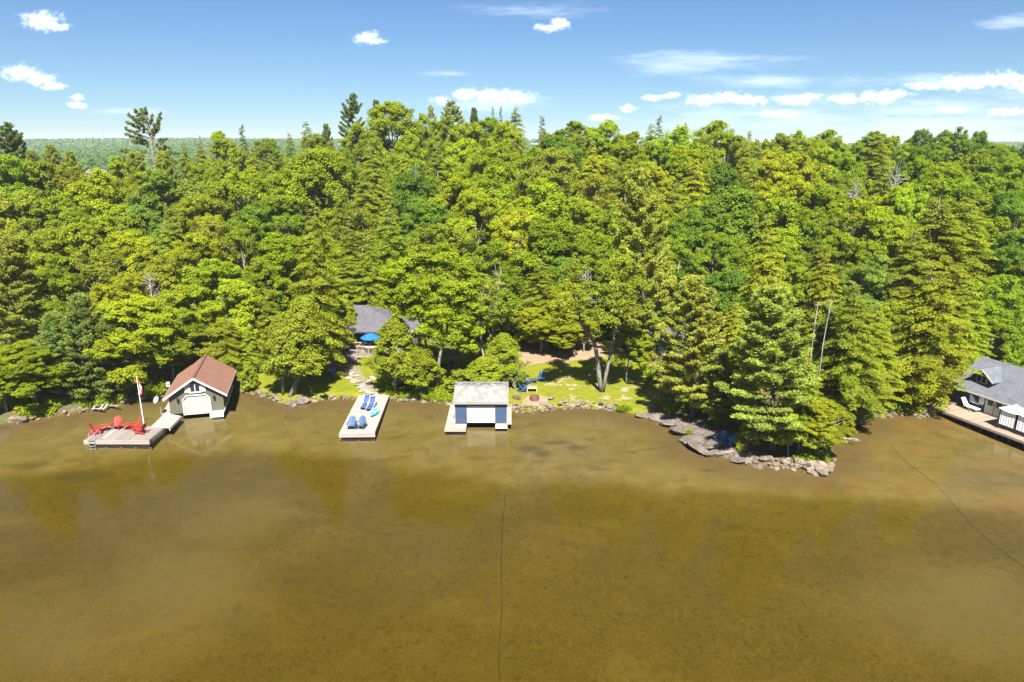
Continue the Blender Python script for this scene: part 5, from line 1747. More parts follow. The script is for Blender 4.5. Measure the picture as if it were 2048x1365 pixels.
# kind, top x, top y, crown width px, colour[, base (x,y) or depth y or label]
T = [
    # skyline, left to right
    ('tallpine', 8, 248, 90, 'K', 150), ('tallpine', 26, 262, 60, 'K', 152), ('pine', 62, 304, 66, 'P', 140), ('pine', 100, 292, 66, 'P', 150), ('pine', 140, 305, 60, 'P', 146),
    ('spruce', 184, 313, 26, 'K', 150), ('pine', 268, 308, 90, 'P', 122), ('pine', 325, 305, 80, 'P', 124),
    ('hemlock', 365, 284, 60, 'h', 140), ('hemlock', 398, 280, 60, 'H', 150), ('spruce', 400, 270, 16, 'K', 160), ('maple', 446, 268, 68, 'B', 150), ('spruce', 484, 246, 38, 'K', 155),
    ('hemlock', 420, 300, 70, 'h', 130), ('hemlock', 505, 292, 70, 'H', 140), ('hemlock', 462, 312, 70, 'h', 126), ('maple', 530, 280, 60, 'G', 165), ('hemlock', 540, 300, 56, 'H', 132),
    ('hemlock', 578, 262, 50, 'h', 160), ('hemlock', 610, 242, 72, 'h', 155), ('pine', 652, 250, 40, 'K', 175), ('maple', 640, 272, 70, 'O', 150), ('tallpine', 702, 190, 66, 'K', 175),
    ('pine', 752, 204, 44, 'K', 180), ('maple', 792, 207, 112, 'B', 165), ('maple', 722, 248, 80, 'G', 158), ('hemlock', 748, 244, 70, 'h', 150), ('maple', 842, 232, 40, 'B', 170),
    ('tallpine', 862, 214, 34, 'P', 185), ('tallpine', 902, 204, 66, 'P', 182), ('maple', 890, 236, 66, 'G', 165), ('hemlock', 920, 226, 60, 'h', 172), ('pine', 948, 218, 34, 'K', 188),
    ('maple', 935, 250, 90, 'B', 152), ('spruce', 984, 212, 20, 'K', 185), ('spruce', 1003, 209, 22, 'K', 180), ('hemlock', 1030, 210, 72, 'h', 170), ('maple', 985, 238, 80, 'G', 160),
    ('spruce', 1081, 232, 44, 'K', 165), ('maple', 1022, 246, 84, 'B', 152), ('birch', 1096, 262, 50, 'O', 158), ('maple', 1138, 248, 86, 'G', 165), ('maple', 1180, 258, 60, 'B', 168),
    ('maple', 1208, 244, 84, 'B', 165), ('hemlock', 1238, 252, 60, 'h', 160), ('maple', 1265, 266, 60, 'G', 168), ('spruce', 1322, 228, 40, 'K', 170), ('hemlock', 1305, 246, 80, 'h', 160),
    ('spruce', 1370, 245, 26, 'K', 172), ('maple', 1352, 258, 120, 'B', 150), ('maple', 1428, 249, 120, 'G', 170), ('hemlock', 1405, 268, 66, 'h', 155), ('maple', 1460, 268, 90, 'B', 155),
    ('spruce', 1497, 258, 36, 'h', 168), ('hemlock', 1490, 280, 76, 'H', 142), ('maple', 1525, 282, 70, 'G', 160), ('maple', 1565, 270, 62, 'G', 168), ('maple', 1592, 264, 60, 'G', 172),
    ('maple', 1655, 265, 84, 'G', 168), ('maple', 1622, 280, 70, 'B', 158), ('maple', 1712, 284, 60, 'G', 170), ('hemlock', 1762, 261, 92, 'h', 160), ('maple', 1745, 266, 70, 'G', 168),
    ('maple', 1788, 275, 70, 'G', 165), ('oak', 1836, 264, 66, 'D', 170), ('maple', 1880, 280, 60, 'G', 172), ('oak', 1912, 263, 80, 'D', 172), ('oak', 1958, 270, 66, 'D', 170),
    ('oak', 2005, 292, 90, 'G', 160), ('oak', 2045, 296, 70, 'D', 165),
    # upper slope
    ('maple', 30, 318, 150, 'G', 120), ('maple', 110, 332, 110, 'O', 124), ('maple', 232, 317, 70, 'B', 130), ('maple', 180, 344, 130, 'B', 114), ('oak', 335, 352, 150, 'L', 112),
    ('maple', 270, 348, 70, 'Y', 118), ('maple', 395, 330, 80, 'G', 120), ('maple', 478, 345, 100, 'B', 112), ('birch', 430, 368, 110, 'W', 108), ('hemlock', 540, 330, 64, 'H', 120),
    ('oak', 612, 306, 175, 'B', 116), ('maple', 690, 300, 70, 'G', 130), ('hemlock', 738, 288, 92, 'h', 128), ('maple', 808, 268, 76, 'B', 140), ('hemlock', 875, 284, 84, 'h', 132),
    ('maple', 930, 284, 90, 'B', 135), ('oak', 975, 290, 110, 'G', 128), ('hemlock', 1028, 276, 50, 'h', 142), ('maple', 1000, 300, 90, 'B', 130), ('oak', 1120, 280, 100, 'D', 140),
    ('hemlock', 1186, 278, 76, 'H', 132), ('maple', 1258, 286, 84, 'B', 140), ('maple', 1380, 296, 90, 'B', 128), ('hemlock', 1440, 300, 70, 'h', 130), ('maple', 1555, 300, 90, 'Y', 128),
    ('maple', 1605, 312, 120, 'Y', 122), ('maple', 1662, 300, 90, 'B', 130), ('maple', 1705, 312, 76, 'G', 126), ('oak', 1835, 298, 84, 'D', 140), ('maple', 1905, 330, 86, 'B', 120),
    ('oak', 1970, 312, 120, 'G', 128), ('oak', 2035, 330, 110, 'G', 122), ('maple', 1850, 316, 80, 'G', 130), ('hemlock', 810, 300, 90, 'H', 124), ('hemlock', 655, 318, 64, 'h', 126),
    ('maple', 1060, 300, 80, 'G', 132), ('maple', 1320, 290, 80, 'G', 134), ('hemlock', 860, 318, 70, 'h', 122),
    # mid slope
    ('maple', 20, 392, 130, 'O', 101), ('maple', 88, 398, 110, 'G', 102), ('maple', 230, 416, 100, 'B', 96), ('maple', 160, 420, 100, 'G', 98), ('oak', 292, 416, 100, 'L', 98),
    ('birch', 350, 410, 80, 'O', 100), ('maple', 395, 395, 90, 'Y', 102), ('maple', 505, 410, 110, 'D', 98), ('hemlock', 722, 336, 100, 'h', 114), ('hemlock', 776, 375, 84, 'H', 106),
    ('oak', 835, 346, 110, 'D', 114), ('maple', 855, 402, 90, 'D', 104), ('maple', 925, 352, 120, 'Y', 112), ('maple', 975, 340, 120, 'B', 116), ('maple', 960, 390, 130, 'Y', 103),
    ('oak', 1110, 310, 150, 'O', 122), ('maple', 1095, 366, 140, 'B', 106), ('birch', 1240, 322, 110, 'W', 116), ('birch', 1185, 350, 100, 'O', 110), ('hemlock', 1066, 345, 70, 'h', 112),
    ('maple', 1300, 330, 90, 'Y', 116), ('hemlock', 1392, 316, 112, 'H', 114), ('oak', 1456, 332, 90, 'D', 116), ('hemlock', 1350, 360, 90, 'H', 108), ('hemlock', 1508, 320, 76, 'h', 116),
    ('maple', 1598, 358, 120, 'Y', 108), ('maple', 1542, 350, 90, 'Y', 112), ('hemlock', 1776, 326, 120, 'C', 114), ('maple', 1690, 348, 80, 'G', 112), ('maple', 1880, 366, 140, 'G', 108),
    ('oak', 1965, 362, 140, 'G', 110), ('oak', 2030, 392, 120, 'D', 103), ('maple', 1655, 372, 100, 'B', 104), ('maple', 1820, 372, 90, 'B', 104), ('hemlock', 680, 372, 80, 'h', 106),
    ('maple', 1035, 400, 100, 'B', 102), ('oak', 1455, 388, 200, 'D', 100), ('maple', 1560, 402, 140, 'G', 98), ('oak', 1385, 420, 90, 'D', 97), ('maple', 1700, 402, 110, 'B', 97),
    ('maple', 1165, 400, 100, 'G', 102), ('maple', 1640, 420, 90, 'G', 95), ('maple', 1780, 420, 100, 'B', 94), ('maple', 560, 395, 90, 'G', 104), ('maple', 1310, 395, 80, 'G', 103),
    ('bare', 1795, 330, 60, 'K', 112), ('bare', 830, 330, 50, 'K', 113), ('bare', 1715, 360, 50, 'K', 107),
    # lower slope and front
    ('maple', 120, 455, 140, 'Y', 90), ('maple', 45, 455, 120, 'O', 92), ('hemlock', 332, 440, 84, 'H', 90), ('birch', 432, 440, 110, 'O', 90), ('maple', 385, 470, 100, 'Y', 86),
    ('birch', 490, 440, 100, 'G', 90), ('maple', 250, 470, 110, 'Y', 87), ('hemlock', 628, 402, 136, 'H', (640, 748)), ('hemlock', 700, 440, 90, 'h', 90), ('hemlock', 775, 415, 120, 'h', 91),
    ('birch', 862, 450, 110, 'W', 88), ('birch', 930, 455, 100, 'W', 88), ('maple', 1040, 428, 96, 'Y', 93), ('maple', 1110, 440, 130, 'G', 91), ('pine', 1276, 340, 150, 'P', (1292, 722)),
    ('hemlock', 1530, 428, 140, 'C', (1528, 770)), ('hemlock', 1885, 392, 200, 'C', 82), ('hemlock', 1935, 398, 170, 'H', 84), ('oak', 2030, 470, 120, 'D', 84), ('maple', 2000, 440, 100, 'G', 90),
    ('hemlock', 1650, 500, 136, 'H', (1652, 800)), ('maple', 1745, 515, 100, 'L', 80), ('birch', 1350, 470, 90, 'G', 84), ('maple', 1440, 470, 110, 'G', 88), ('maple', 1570, 480, 90, 'G', 86),
    ('hemlock', 1830, 455, 130, 'C', 80), ('maple', 570, 470, 110, 'B', 86), ('maple', 1190, 470, 90, 'G', 86), ('maple', 1690, 470, 90, 'G', 86), ('hemlock', 735, 470, 90, 'h', 86),
    ('maple', 310, 520, 110, 'O', 82), ('maple', 180, 500, 120, 'O', 84), ('maple', 420, 520, 120, 'B', 80), ('maple', 505, 520, 110, 'G', 82), ('bare', 298, 545, 60, 'K', 78),
    ('maple', 100, 520, 110, 'G', 81), ('maple', 240, 555, 120, 'Y', 76), ('maple', 370, 575, 110, 'Y', 76), ('maple', 465, 560, 110, 'Y', 77), ('hemlock', 530, 590, 90, 'C', 77),
    ('pine', 25, 470, 150, 'P', (15, 775)), ('youngpine', 160, 590, 120, 'N', (168, 800)), ('youngpine', 105, 625, 100, 'N', (108, 800)), ('youngpine', 220, 625, 100, 'N', (215, 795)),
    ('maple', 280, 595, 150, 'Y', (258, 785)), ('maple', 50, 690, 130, 'G', (70, 812)), ('maple', 10, 720, 90, 'B', (12, 825)), ('maple', 350, 615, 110, 'G', (345, 770)), ('hemlock', 455, 632, 120, 'C', (440, 752)),
    ('maple', 385, 650, 90, 'O', (375, 762)), ('shrub', 497, 736, 46, 'B', (497, 778)), ('hemlock', 498, 650, 60, 'C', (498, 748)),
    ('cedar', 612, 598, 130, 'C', (588, 789)), ('cedar', 562, 630, 92, 'C', (566, 790)), ('cedar', 792, 636, 110, 'C', (790, 787)), ('cedar', 840, 690, 90, 'C', (842, 790)),
    ('cedar', 1008, 668, 84, 'C', (1008, 765)), ('cedar', 965, 715, 90, 'C', (972, 778)), ('shrub', 925, 742, 80, 'W', (925, 786)), ('shrub', 1035, 748, 50, 'W', (1032, 778)),
    ('birch', 985, 485, 110, 'G', (967, 735)), ('hemlock', 1085, 520, 110, 'h', 80), ('maple', 1130, 560, 90, 'Y', 78), ('maple', 1085, 620, 90, 'Y', (1078, 706)), ('maple', 1140, 630, 80, 'Y', (1147, 714)),
    ('maple', 1260, 655, 80, 'Y', (1253, 768)), ('hemlock', 1310, 590, 90, 'H', 79), ('maple', 1350, 540, 80, 'D', 80), ('bare', 1172, 535, 60, 'K', 77),
    ('pine', 1386, 556, 170, 'P', (1386, 836)), ('pine', 1545, 574, 210, 'P', (1545, 904)), ('hemlock', 1470, 600, 100, 'H', (1480, 815)), ('birch', 1636, 590, 60, 'O', (1628, 800)), ('birch', 1665, 600, 60, 'G', (1650, 810)),
    ('hemlock', 1705, 560, 150, 'C', (1700, 846)), ('hemlock', 1755, 600, 100, 'H', (1745, 820)), ('maple', 1790, 610, 90, 'B', 72), ('hemlock', 1860, 520, 190, 'C', (1850, 808)), ('hemlock', 1935, 560, 130, 'C', 70),
    ('maple', 2020, 560, 120, 'G', 74), ('maple', 2000, 640, 110, 'G', 71), ('shrub', 1490, 862, 50, 'W', (1490, 902)), ('maple', 1580, 800, 70, 'Y', (1575, 915)), ('maple', 1645, 800, 90, 'Y', (1630, 918)),
    ('shrub', 1680, 820, 80, 'W', (1672, 868)), ('maple', 1605, 780, 70, 'G', (1598, 912)), ('cedar', 690, 600, 60, 'C', 79), ('youngpine', 1440, 700, 90, 'P', (1450, 850)), ('hemlock', 1600, 690, 110, 'C', (1605, 880)),
]
AREAS = [(0, 'at the far left of the forest'), (110, 'behind the red-chair dock'), (330, 'behind the olive boathouse'), (500, 'left of the cottage'), (690, 'behind the cottage'), (850, 'above the silver-roofed boathouse'),
         (1040, 'behind the lawn chairs'), (1240, 'right of the lawn'), (1420, 'behind the rocky point'), (1640, 'left of the cove'), (1800, 'behind the cove'), (1940, 'above the grey-roofed boathouse')]
TREES = []                                                # (name, phrase, px, py, x, y, kind, colour, height, width)


def add_tree(kind, tx, ty, wpx, colr, where=None, tag_=None):
    if isinstance(where, tuple):
        b = on_ground(*where)
        x, y = b.x, b.y
        d = ray(tx, ty)
        top = CAM_H + d[2] / d[1] * y
        lean = d[0] / d[1] * y - x
    else:
        y = where
        d = ray(tx, ty)
        x = d[0] / d[1] * y
        top = CAM_H + d[2] / d[1] * y
        lean = 0.0
    z = hz(x, y)
    Ht = max(top - z, 2.0)
    wid = wpx / FPX * (y * CP + (CAM_H - top) * SP) * {'maple': 1.32, 'oak': 1.28, 'birch': 1.3, 'hemlock': 1.18, 'spruce': 1.6}.get(kind, 1.05)
    TREES.append([kind, colr, tx, ty, x, y, z, Ht, wid, lean, tag_, isinstance(where, tuple)])


for row in T:
    add_tree(*row)
# fill the gaps between the picked-out trees with the same mix
fr_ = np.random.default_rng(5)
cover = [(t_[2], t_[3], t_[8] * FPX / (t_[5] * CP + 3)) for t_ in TREES]
Y_OF = lambda py: float(np.interp(py, [250, 300, 350, 400, 450, 500, 550, 600], [186, 150, 128, 110, 99, 91, 84, 79]))
SKYL = lambda px: float(np.interp(px, [0, 150, 260, 400, 500, 650, 750, 850, 1000, 1100, 1300, 1500, 1700, 1900, 2048], [300, 318, 325, 300, 292, 270, 245, 240, 245, 268, 270, 285, 288, 285, 300]))
for _ in range(2600):
    px, py = fr_.uniform(-40, 2090), fr_.uniform(260, 600)
    if py < SKYL(px) or (650 < px < 860 and py > 520) or (1000 < px < 1290 and py > 560):
        continue
    ok = True
    for cx_, cy_, cw in cover:
        if abs(px - cx_) < cw * .33 and -22 < py - cy_ < cw * .42:
            ok = False
            break
        if abs(px - cx_) < cw * .28 and -cw * .2 < py - cy_ < 0:
            ok = False
            break
    if not ok:
        continue
    kind = fr_.choice(['maple', 'maple', 'maple', 'oak', 'hemlock', 'birch'])
    colr = {'maple': fr_.choice(list('GBGYO')), 'oak': fr_.choice(list('GDD')), 'hemlock': fr_.choice(list('Hhh')), 'birch': fr_.choice(list('OWG'))}[kind]
    yy = Y_OF(py) * fr_.uniform(.97, 1.04)
    wpx = fr_.uniform(7.0, 9.5) * FPX / yy
    add_tree(str(kind), px, py, wpx, str(colr), yy)
    cover.append((px, py, wpx))


def depth_word(y, py):
    return 'near the water' if y < 72 else 'low down' if y < 88 else 'halfway up' if y < 112 else 'high up' if y < 143 else 'on the skyline'


ORD = ['leftmost', 'second from left', 'third from left', 'fourth from left', 'fifth from left', 'sixth from left', 'seventh from left', 'eighth from left', 'ninth from left', 'tenth from left', 'eleventh from left', 'twelfth from left']
groups = {}
for t_ in TREES:
    area = [a for x0_, a in AREAS if t_[2] >= x0_][-1] if t_[2] >= 0 else AREAS[0][1]
    if t_[5] < 61 and 13 < t_[4] < 30:
        area = 'on the rocky point'
    ph = f"{COLP[t_[1]]} {KINDP[t_[0]]} {depth_word(t_[5], t_[3])} {area}"
    if t_[0] == 'bare':
        ph = f"grey {KINDP[t_[0]]} {depth_word(t_[5], t_[3])} {area}"
    t_[10] = ph
    groups.setdefault(ph, []).append(t_)
GROUPN = {'maple': 'maple trees', 'oak': 'oak trees', 'birch': 'birch trees', 'hemlock': 'hemlock trees', 'spruce': 'spruce trees', 'cedar': 'cedar trees by the shore', 'shrub': 'shrubs by the shore', 'bare': 'dead trees'}
tcount = {}
for ph, lst in groups.items():
    lst.sort(key=lambda q: q[2])
    for k, q in enumerate(lst):
        q[10] = ph if len(lst) == 1 else f"{ph}, {ORD[min(k, 11)]}"
for t_ in TREES:
    kind, colr, tx, ty, x, y, z, Ht, wid, lean, label, rooted = t_
    i = tcount.get(kind, 0)
    tcount[kind] = i + 1
    crown, trunk = PROTO[kind][i % len(PROTO[kind])]
    root = thing(NAME[kind], label, 'shrub' if kind == 'shrub' else 'tree', (x, y, z - .05), random.uniform(0, 6.28) if kind != 'windpine' else 0.0, GROUPN.get(kind, 'pine trees'))
    H0, W0 = DIM[kind]
    sx = max(wid / W0, .25)
    if kind in ('maple', 'oak', 'birch'):
        sx = max(sx, .45 * Ht / H0)
    sz = Ht / H0
    sink = 0.0
    if kind in ('maple', 'oak', 'birch') and not rooted:
        sz = max(sz, .92 * sx)
        sink = Ht - H0 * sz
    c = link('bare_branches' if kind == 'bare' else 'crown', crown, root)
    b = link('trunk', trunk, root)
    for o in (c, b):
        o.scale = (sx, sx, sz)
        o.location.z = sink
    ts_ = max(.6, min(1.0, sz))
    if abs(lean) > .3:
        root.rotation_euler = (0, math.atan2(lean, Ht), 0)
    base = COLR[colr]
    v = random.uniform(.86, 1.14)
    hshift = random.uniform(-.08, .06)
    c.color = (base[0] * v * (1 + hshift), base[1] * v, base[2] * v * (1 - hshift), 1)
print('trees', len(TREES))


# ---- the hand-shaped trees of the lawn: visible trunks carrying loose crowns
def custom_tree(name, label, trunk_paths, clumps, colr, barkm='bark', per=46, leaf=.15, crown_r=.55, kind='tree', group=None, seed=3, twigs=True):
    r = np.random.default_rng(seed)
    root = thing(name, label, kind, trunk_paths[0][0][0], 0, group)
    o = Vector(trunk_paths[0][0][0])
    for pts, rad in trunk_paths:
        MB().tube([Vector(p) - o for p in pts], rad, 8).build('trunk', barkm, root, True)
    br = MB()
    sub, subr, sv = [], [], []
    ends = [Vector(p) - o for pts, _ in trunk_paths for p in pts[len(pts) // 2:]]
    for c, R_ in clumps:
        c = Vector(c) - o
        e = min(ends, key=lambda q: (q - c).length + max(0, q.z - c.z) * .8)
        mid = (e + c) / 2 + Vector((0, 0, .25))
        br.tube([e, mid, c], [.06, .04, .015], 5, False)
        m = int(15 * R_ * R_) + 5
        d = unit(r.normal(size=(m, 3)))
        q = np.array(c) + d * R_ * r.uniform(.3, 1.0, (m, 1)) * np.array([1, 1, .55])
        for p in q[::3]:
            br.tube([mid, Vector(p)], [.018, .005], 3, False)
        sub.append(q); subr.append(r.uniform(.7, 1.2, m) * crown_r); sv.append(np.clip(r.normal(.5, .15) + r.normal(0, .15, m), 0, 1))
    sub, subr, sv = np.vstack(sub), np.concatenate(subr), np.concatenate(sv)
    C, N_, idx = clump_leaves(r, sub, subr, per, leaf, .5, .8)
    cm = leaf_mesh('crown', C, N_, r.uniform(.7, 1.3, len(C)) * leaf, .62, np.clip(sv[idx] + r.normal(0, .14, len(C)), 0, 1), 0, 'leaf')
    cr_ = link('crown', cm, root)
    cr_.color = (*COLR[colr], 1)
    br.build('limbs', barkm, root, True)
    return root


g = on_ground(1203, 784)
A = lambda px, py, dy=0.0: at_y(px, py, g.y + dy)
cl = [((1135, 600, 0), 1.6), ((1165, 575, .5), 1.6), ((1185, 620, .4), 1.5), ((1120, 640, .3), 1.2), ((1150, 540, 1.0), 1.2),
      ((1215, 640, -.4), 1.3), ((1240, 600, .3), 1.7), ((1270, 570, .6), 1.6), ((1230, 545, .8), 1.6), ((1260, 620, -.3), 1.4), ((1245, 520, 1.0), 1.3), ((1285, 610, .9), 1.2), ((1205, 580, .2), 1.4)]
custom_tree('maple_tree', 'forked loose-crowned maple standing on the right lawn', [
    ([g, A(1199, 760), A(1195, 720), A(1190, 690), A(1176, 665), A(1160, 645), A(1158, 610)], [.26, .23, .20, .18, .16, .11, .05]),
    ([g + Vector((.12, 0, 0)), A(1212, 750), A(1222, 705), A(1230, 665), A(1236, 640), A(1242, 590)], [.22, .18, .16, .13, .10, .04])],
    [(A(c[0], c[1], c[2] - 2.6), R_ * .92) for c, R_ in cl], 'W', group='maple trees', seed=5, per=36, leaf=.12)
g2 = on_ground(876, 784)
B = lambda px, py, dy=0.0: at_y(px, py, g2.y + dy)
cl = [((800, 540, .4), 1.9), ((840, 520, .8), 2.0), ((880, 510, .8), 2.0), ((915, 530, .6), 1.9), ((945, 560, .2), 1.5), ((820, 580, -.4), 2.0), ((860, 570, -.8), 2.0), ((905, 580, -.6), 2.0), ((940, 610, 0), 1.4),
      ((785, 580, .3), 1.5), ((830, 620, -.6), 1.7), ((880, 625, -.9), 1.8), ((920, 640, -.3), 1.5), ((855, 660, -1.0), 1.3), ((905, 675, -.8), 1.2), ((935, 690, .2), 1.0), ((950, 660, .4), 1.0), ((800, 620, .2), 1.2)]
custom_tree('maple_tree', 'tall bright green twin-trunked maple by the shore left of the silver-roofed boathouse', [
    ([g2, B(875, 750), B(880, 710), B(892, 670), B(898, 630), B(902, 580)], [.20, .17, .15, .12, .08, .03]),
    ([g2 + Vector((-.35, .2, 0)), B(862, 735, .2), B(850, 680, .2), B(838, 640, .2), B(830, 590, .2)], [.18, .15, .12, .09, .03])],
    [(B(*c), R_) for c, R_ in cl], 'B', group='maple trees', seed=8, per=70, leaf=.115)
# the windswept pine that stands alone above the left skyline
wy = 128.0
wb = at_y(309, 345, wy)
wb.z = hz(wb.x, wb.y)
Wp = lambda px, py, dy=0.0: at_y(px, py, wy + dy)
wroot = thing('pine_tree', 'windswept pine with upswept boughs standing above the left skyline', 'tree', wb, 0, 'pine trees')
rw_ = np.random.default_rng(17)
spine = [wb, Wp(308, 322), Wp(303, 285), Wp(297, 250), Wp(296, 219)]
MB().tube([p - wb for p in spine], [.34, .27, .19, .11, .02], 7).build('trunk', 'bark', wroot, True)
limbs = [((301, 283), (276, 280), (254, 270), 0), ((300, 277), (275, 270), (253, 258), -1), ((299, 270), (276, 258), (254, 245), 1), ((298, 262), (277, 244), (258, 231), 0), ((297, 256), (283, 238), (272, 222), -1),
         ((297, 250), (288, 232), (283, 220), 1), ((297, 246), (292, 232), (290, 219), 0), ((304, 285), (314, 258), (320, 229), 0), ((304, 280), (312, 266), (318, 244), 1), ((303, 278), (308, 262), (310, 250), -1),
         ((304, 288), (285, 288), (266, 284), 1), ((305, 294), (320, 284), (332, 280), 0), ((298, 262), (303, 244), (304, 232), 1), ((299, 268), (285, 250), (265, 238), -1.5),
         ((307, 315), (280, 306), (240, 303), 0), ((307, 318), (275, 318), (248, 318), -2), ((308, 312), (330, 305), (355, 308), 0), ((308, 320), (335, 318), (352, 325), -2), ((307, 305), (325, 298), (338, 297), 1)]
lm_ = MB()
Cs, Ns, As = [], [], []
for a, b, c, dy in limbs:
    p0, p1, p2 = Wp(*a), Wp(b[0], b[1], dy), Wp(c[0], c[1], dy * 1.8)
    pt = lambda f: p0 * (1 - f) ** 2 + p1 * (2 * f * (1 - f)) + p2 * f * f
    lm_.tube([pt(f) - wb for f in (0, .25, .5, .75, 1)], [.10, .08, .06, .035, .01], 5, False)
    Lb = (p2 - p0).length
    for f in np.linspace(.28, 1.0, int(Lb * 5)):
        dirv = np.array(pt(min(f + .05, 1)) - pt(f - .05)); dirv /= np.linalg.norm(dirv)
        q = np.array(pt(f) - wb) + rw_.normal(0, .30 * (1.25 - f), 3)
        m_ = 26
        dd = unit(rw_.normal(size=(m_, 3)) * .75 + dirv * .9 + np.array([0, 0, .35]))
        Cs.append(q + dd * rw_.uniform(.05, .34, (m_, 1))); As.append(dd)
        Ns.append(unit(np.cross(dd, rw_.normal(size=(m_, 3)))) + np.array([0, 0, .5]))
lm_.build('limbs', 'bark', wroot, True)
Cs, Ns, As = np.vstack(Cs), unit(np.vstack(Ns)), np.vstack(As)
wc = link('crown', leaf_mesh('crown', Cs, Ns, rw_.uniform(.13, .24, len(Cs)), .34, rw_.uniform(0, 1, len(Cs)), rw_.uniform(0, .5, len(Cs)), 'needle', As), wroot)
wc.color = (.175, .205, .035, 1)
# two grey leaning trunks under the cedar pair
for label, b0, t0, r_ in (('leaning grey cedar trunk at the left lawn shore', (578, 794), (603, 745), .22), ('bare upright grey trunk rising at the cove shore', (1806, 808), (1812, 740), .16), ('leaning grey trunk at the left end of the cove shore', (1777, 806), (1800, 745), .24)):
    b_ = on_ground(*b0)
    e_ = at_y(t0[0], t0[1], b_.y + .4)
    root = thing('tree_trunk', label, 'tree trunk', b_)
    MB().tube([Vector((0, 0, -.3)), (e_ - b_) * .5 + Vector((0, 0, .05)), e_ - b_, (e_ - b_) * 1.5], [r_, r_ * .85, r_ * .7, r_ * .4], 8).build('trunk', 'bark', root, True)

# ---- white birch stems that show in front of the hemlocks
for label, pts in (('thin white birch stem left of the cove, left one', [(1621, 725), (1627, 668), (1637, 605)]), ('thin white birch stem left of the cove, right one', [(1646, 690), (1655, 640), (1664, 600)])):
    w_ = [at_y(px, py, 57.5) for px, py in pts]
    root = thing('birch_tree', label, 'tree', (w_[0].x, w_[0].y, hz(w_[0].x, w_[0].y)))
    o = root.location
    st_ = MB().tube([Vector((0, 0, -.2))] + [p - Vector(o) for p in w_], [.045, .042, .03, .012], 6)
    st_.build('trunk', 'bark_birch', root, True)
    lb = MB()
    for k in range(9):
        p = w_[1].lerp(w_[2], k / 9) - Vector(o)
        lb.tube([p, p + Vector((random.uniform(-.9, .9), random.uniform(-.5, .5), random.uniform(.4, 1.0)))], [.011, .003], 4, False)
    lb.build('limbs', 'bark_birch', root, True)


# ---- ground plants nobody could count
def plant_stuff(name, label, polys, n, hgt, size, colr, seed, cat='plants', clump=.5):
    r = np.random.default_rng(seed)
    pts = []
    for poly in polys:
        P_ = np.array(poly, float)
        lo, hi = P_.min(0), P_.max(0)
        k = 0
        while k < n // len(polys):
            q = r.uniform(lo, hi, (200, 2))
            q = q[inside(q[:, 0], q[:, 1], P_)]
            for px, py in q:
                p = at_z(px, py, .45)
                pts.append((p.x, p.y)); k += 1
    pts = np.array(pts)
    keep = vnoise(pts[:, 0], pts[:, 1], 1.6, seed) > clump
    pts = pts[keep]
    zz = height(pts[:, 0], pts[:, 1])
    pts, zz = pts[zz > .12], zz[zz > .12]
    hh = hgt * (.35 + 1.1 * vnoise(pts[:, 0], pts[:, 1], 1.1, seed + 1))
    per = 5
    idx = np.repeat(np.arange(len(pts)), per)
    f = r.uniform(0, 1, len(idx))
    C = np.stack([pts[idx, 0] + r.normal(0, .12, len(idx)), pts[idx, 1] + r.normal(0, .12, len(idx)), zz[idx] + hh[idx] * f], 1)
    N_ = unit(r.normal(size=(len(idx), 3)) * .7 + np.array([0, 0, .8]))
    me = leaf_mesh(name, C, N_, r.uniform(.7, 1.3, len(C)) * size, .5, r.uniform(0, 1, len(C)), 0, 'leaf')
    o = link(name, me)
    o['kind'] = 'stuff'
    o['label'], o['category'] = label, cat
    o.color = (*COLR[colr], 1)
    return o


plant_stuff('undergrowth', 'bright green ferns and undergrowth along the wooded left shore', [[(-20, 800), (110, 770), (260, 770), (330, 770), (325, 795), (262, 802), (130, 826), (-20, 842)]], 9000, .7, .13, 'B', 3, clump=.42)
plant_stuff('undergrowth', 'green undergrowth on the shore between the long dock and the silver-roofed boathouse', [[(775, 770), (905, 770), (905, 808), (830, 799), (775, 797)]], 3500, .55, .12, 'B', 4, clump=.4)
plant_stuff('undergrowth', 'green ground cover along the cove shore on the right', [[(1765, 800), (1850, 800), (1845, 826), (1770, 826)], [(1600, 890), (1660, 885), (1655, 930), (1590, 930)]], 3000, .5, .12, 'G', 5, clump=.45)
plant_stuff('undergrowth', 'low green saplings on the shaded forest floor', [[(300, 690), (700, 690), (640, 735), (500, 745), (320, 770)], [(830, 680), (1030, 690), (1010, 760), (840, 775)], [(1260, 690), (1500, 720), (1500, 830), (1330, 830), (1290, 760)]], 9000, .8, .16, 'G', 6, clump=.5)


def tuft(label, px, py, rad, h, colr):
    r = np.random.default_rng(int(px))
    p = on_ground(px, py)
    n = 500
    a, q = r.uniform(0, 6.28, n), rad * r.uniform(0, 1, n) ** .5
    C = np.stack([q * np.cos(a), q * np.sin(a) * .7, h * r.uniform(.2, .6, n) * (1.2 - q / rad)], 1)
    ax = unit(np.stack([np.cos(a) * .5, np.sin(a) * .5, np.ones(n)], 1) + r.normal(0, .2, (n, 3)))
    N_ = unit(np.cross(ax, r.normal(size=(n, 3))) + np.array([0, 0, .3]))
    root = thing('grass_tuft', label, 'grass', p, 0, 'tall grass tufts')
    o = link('blades', leaf_mesh('blades', C, N_, h * .32, .12, r.uniform(0, 1, n), 0, 'leaf', ax), root)
    o.color = (*COLR[colr], 1)


tuft('tall green grass tuft at the right end of the lawn stone wall', 1249, 820, .75, .7, 'B')
tuft('small green grass tuft growing on the bedrock outcrop', 1380, 868, .45, .5, 'B')
tuft('green grass tuft by the shore at the foot of the twin-trunked maple', 862, 797, .8, .6, 'B')

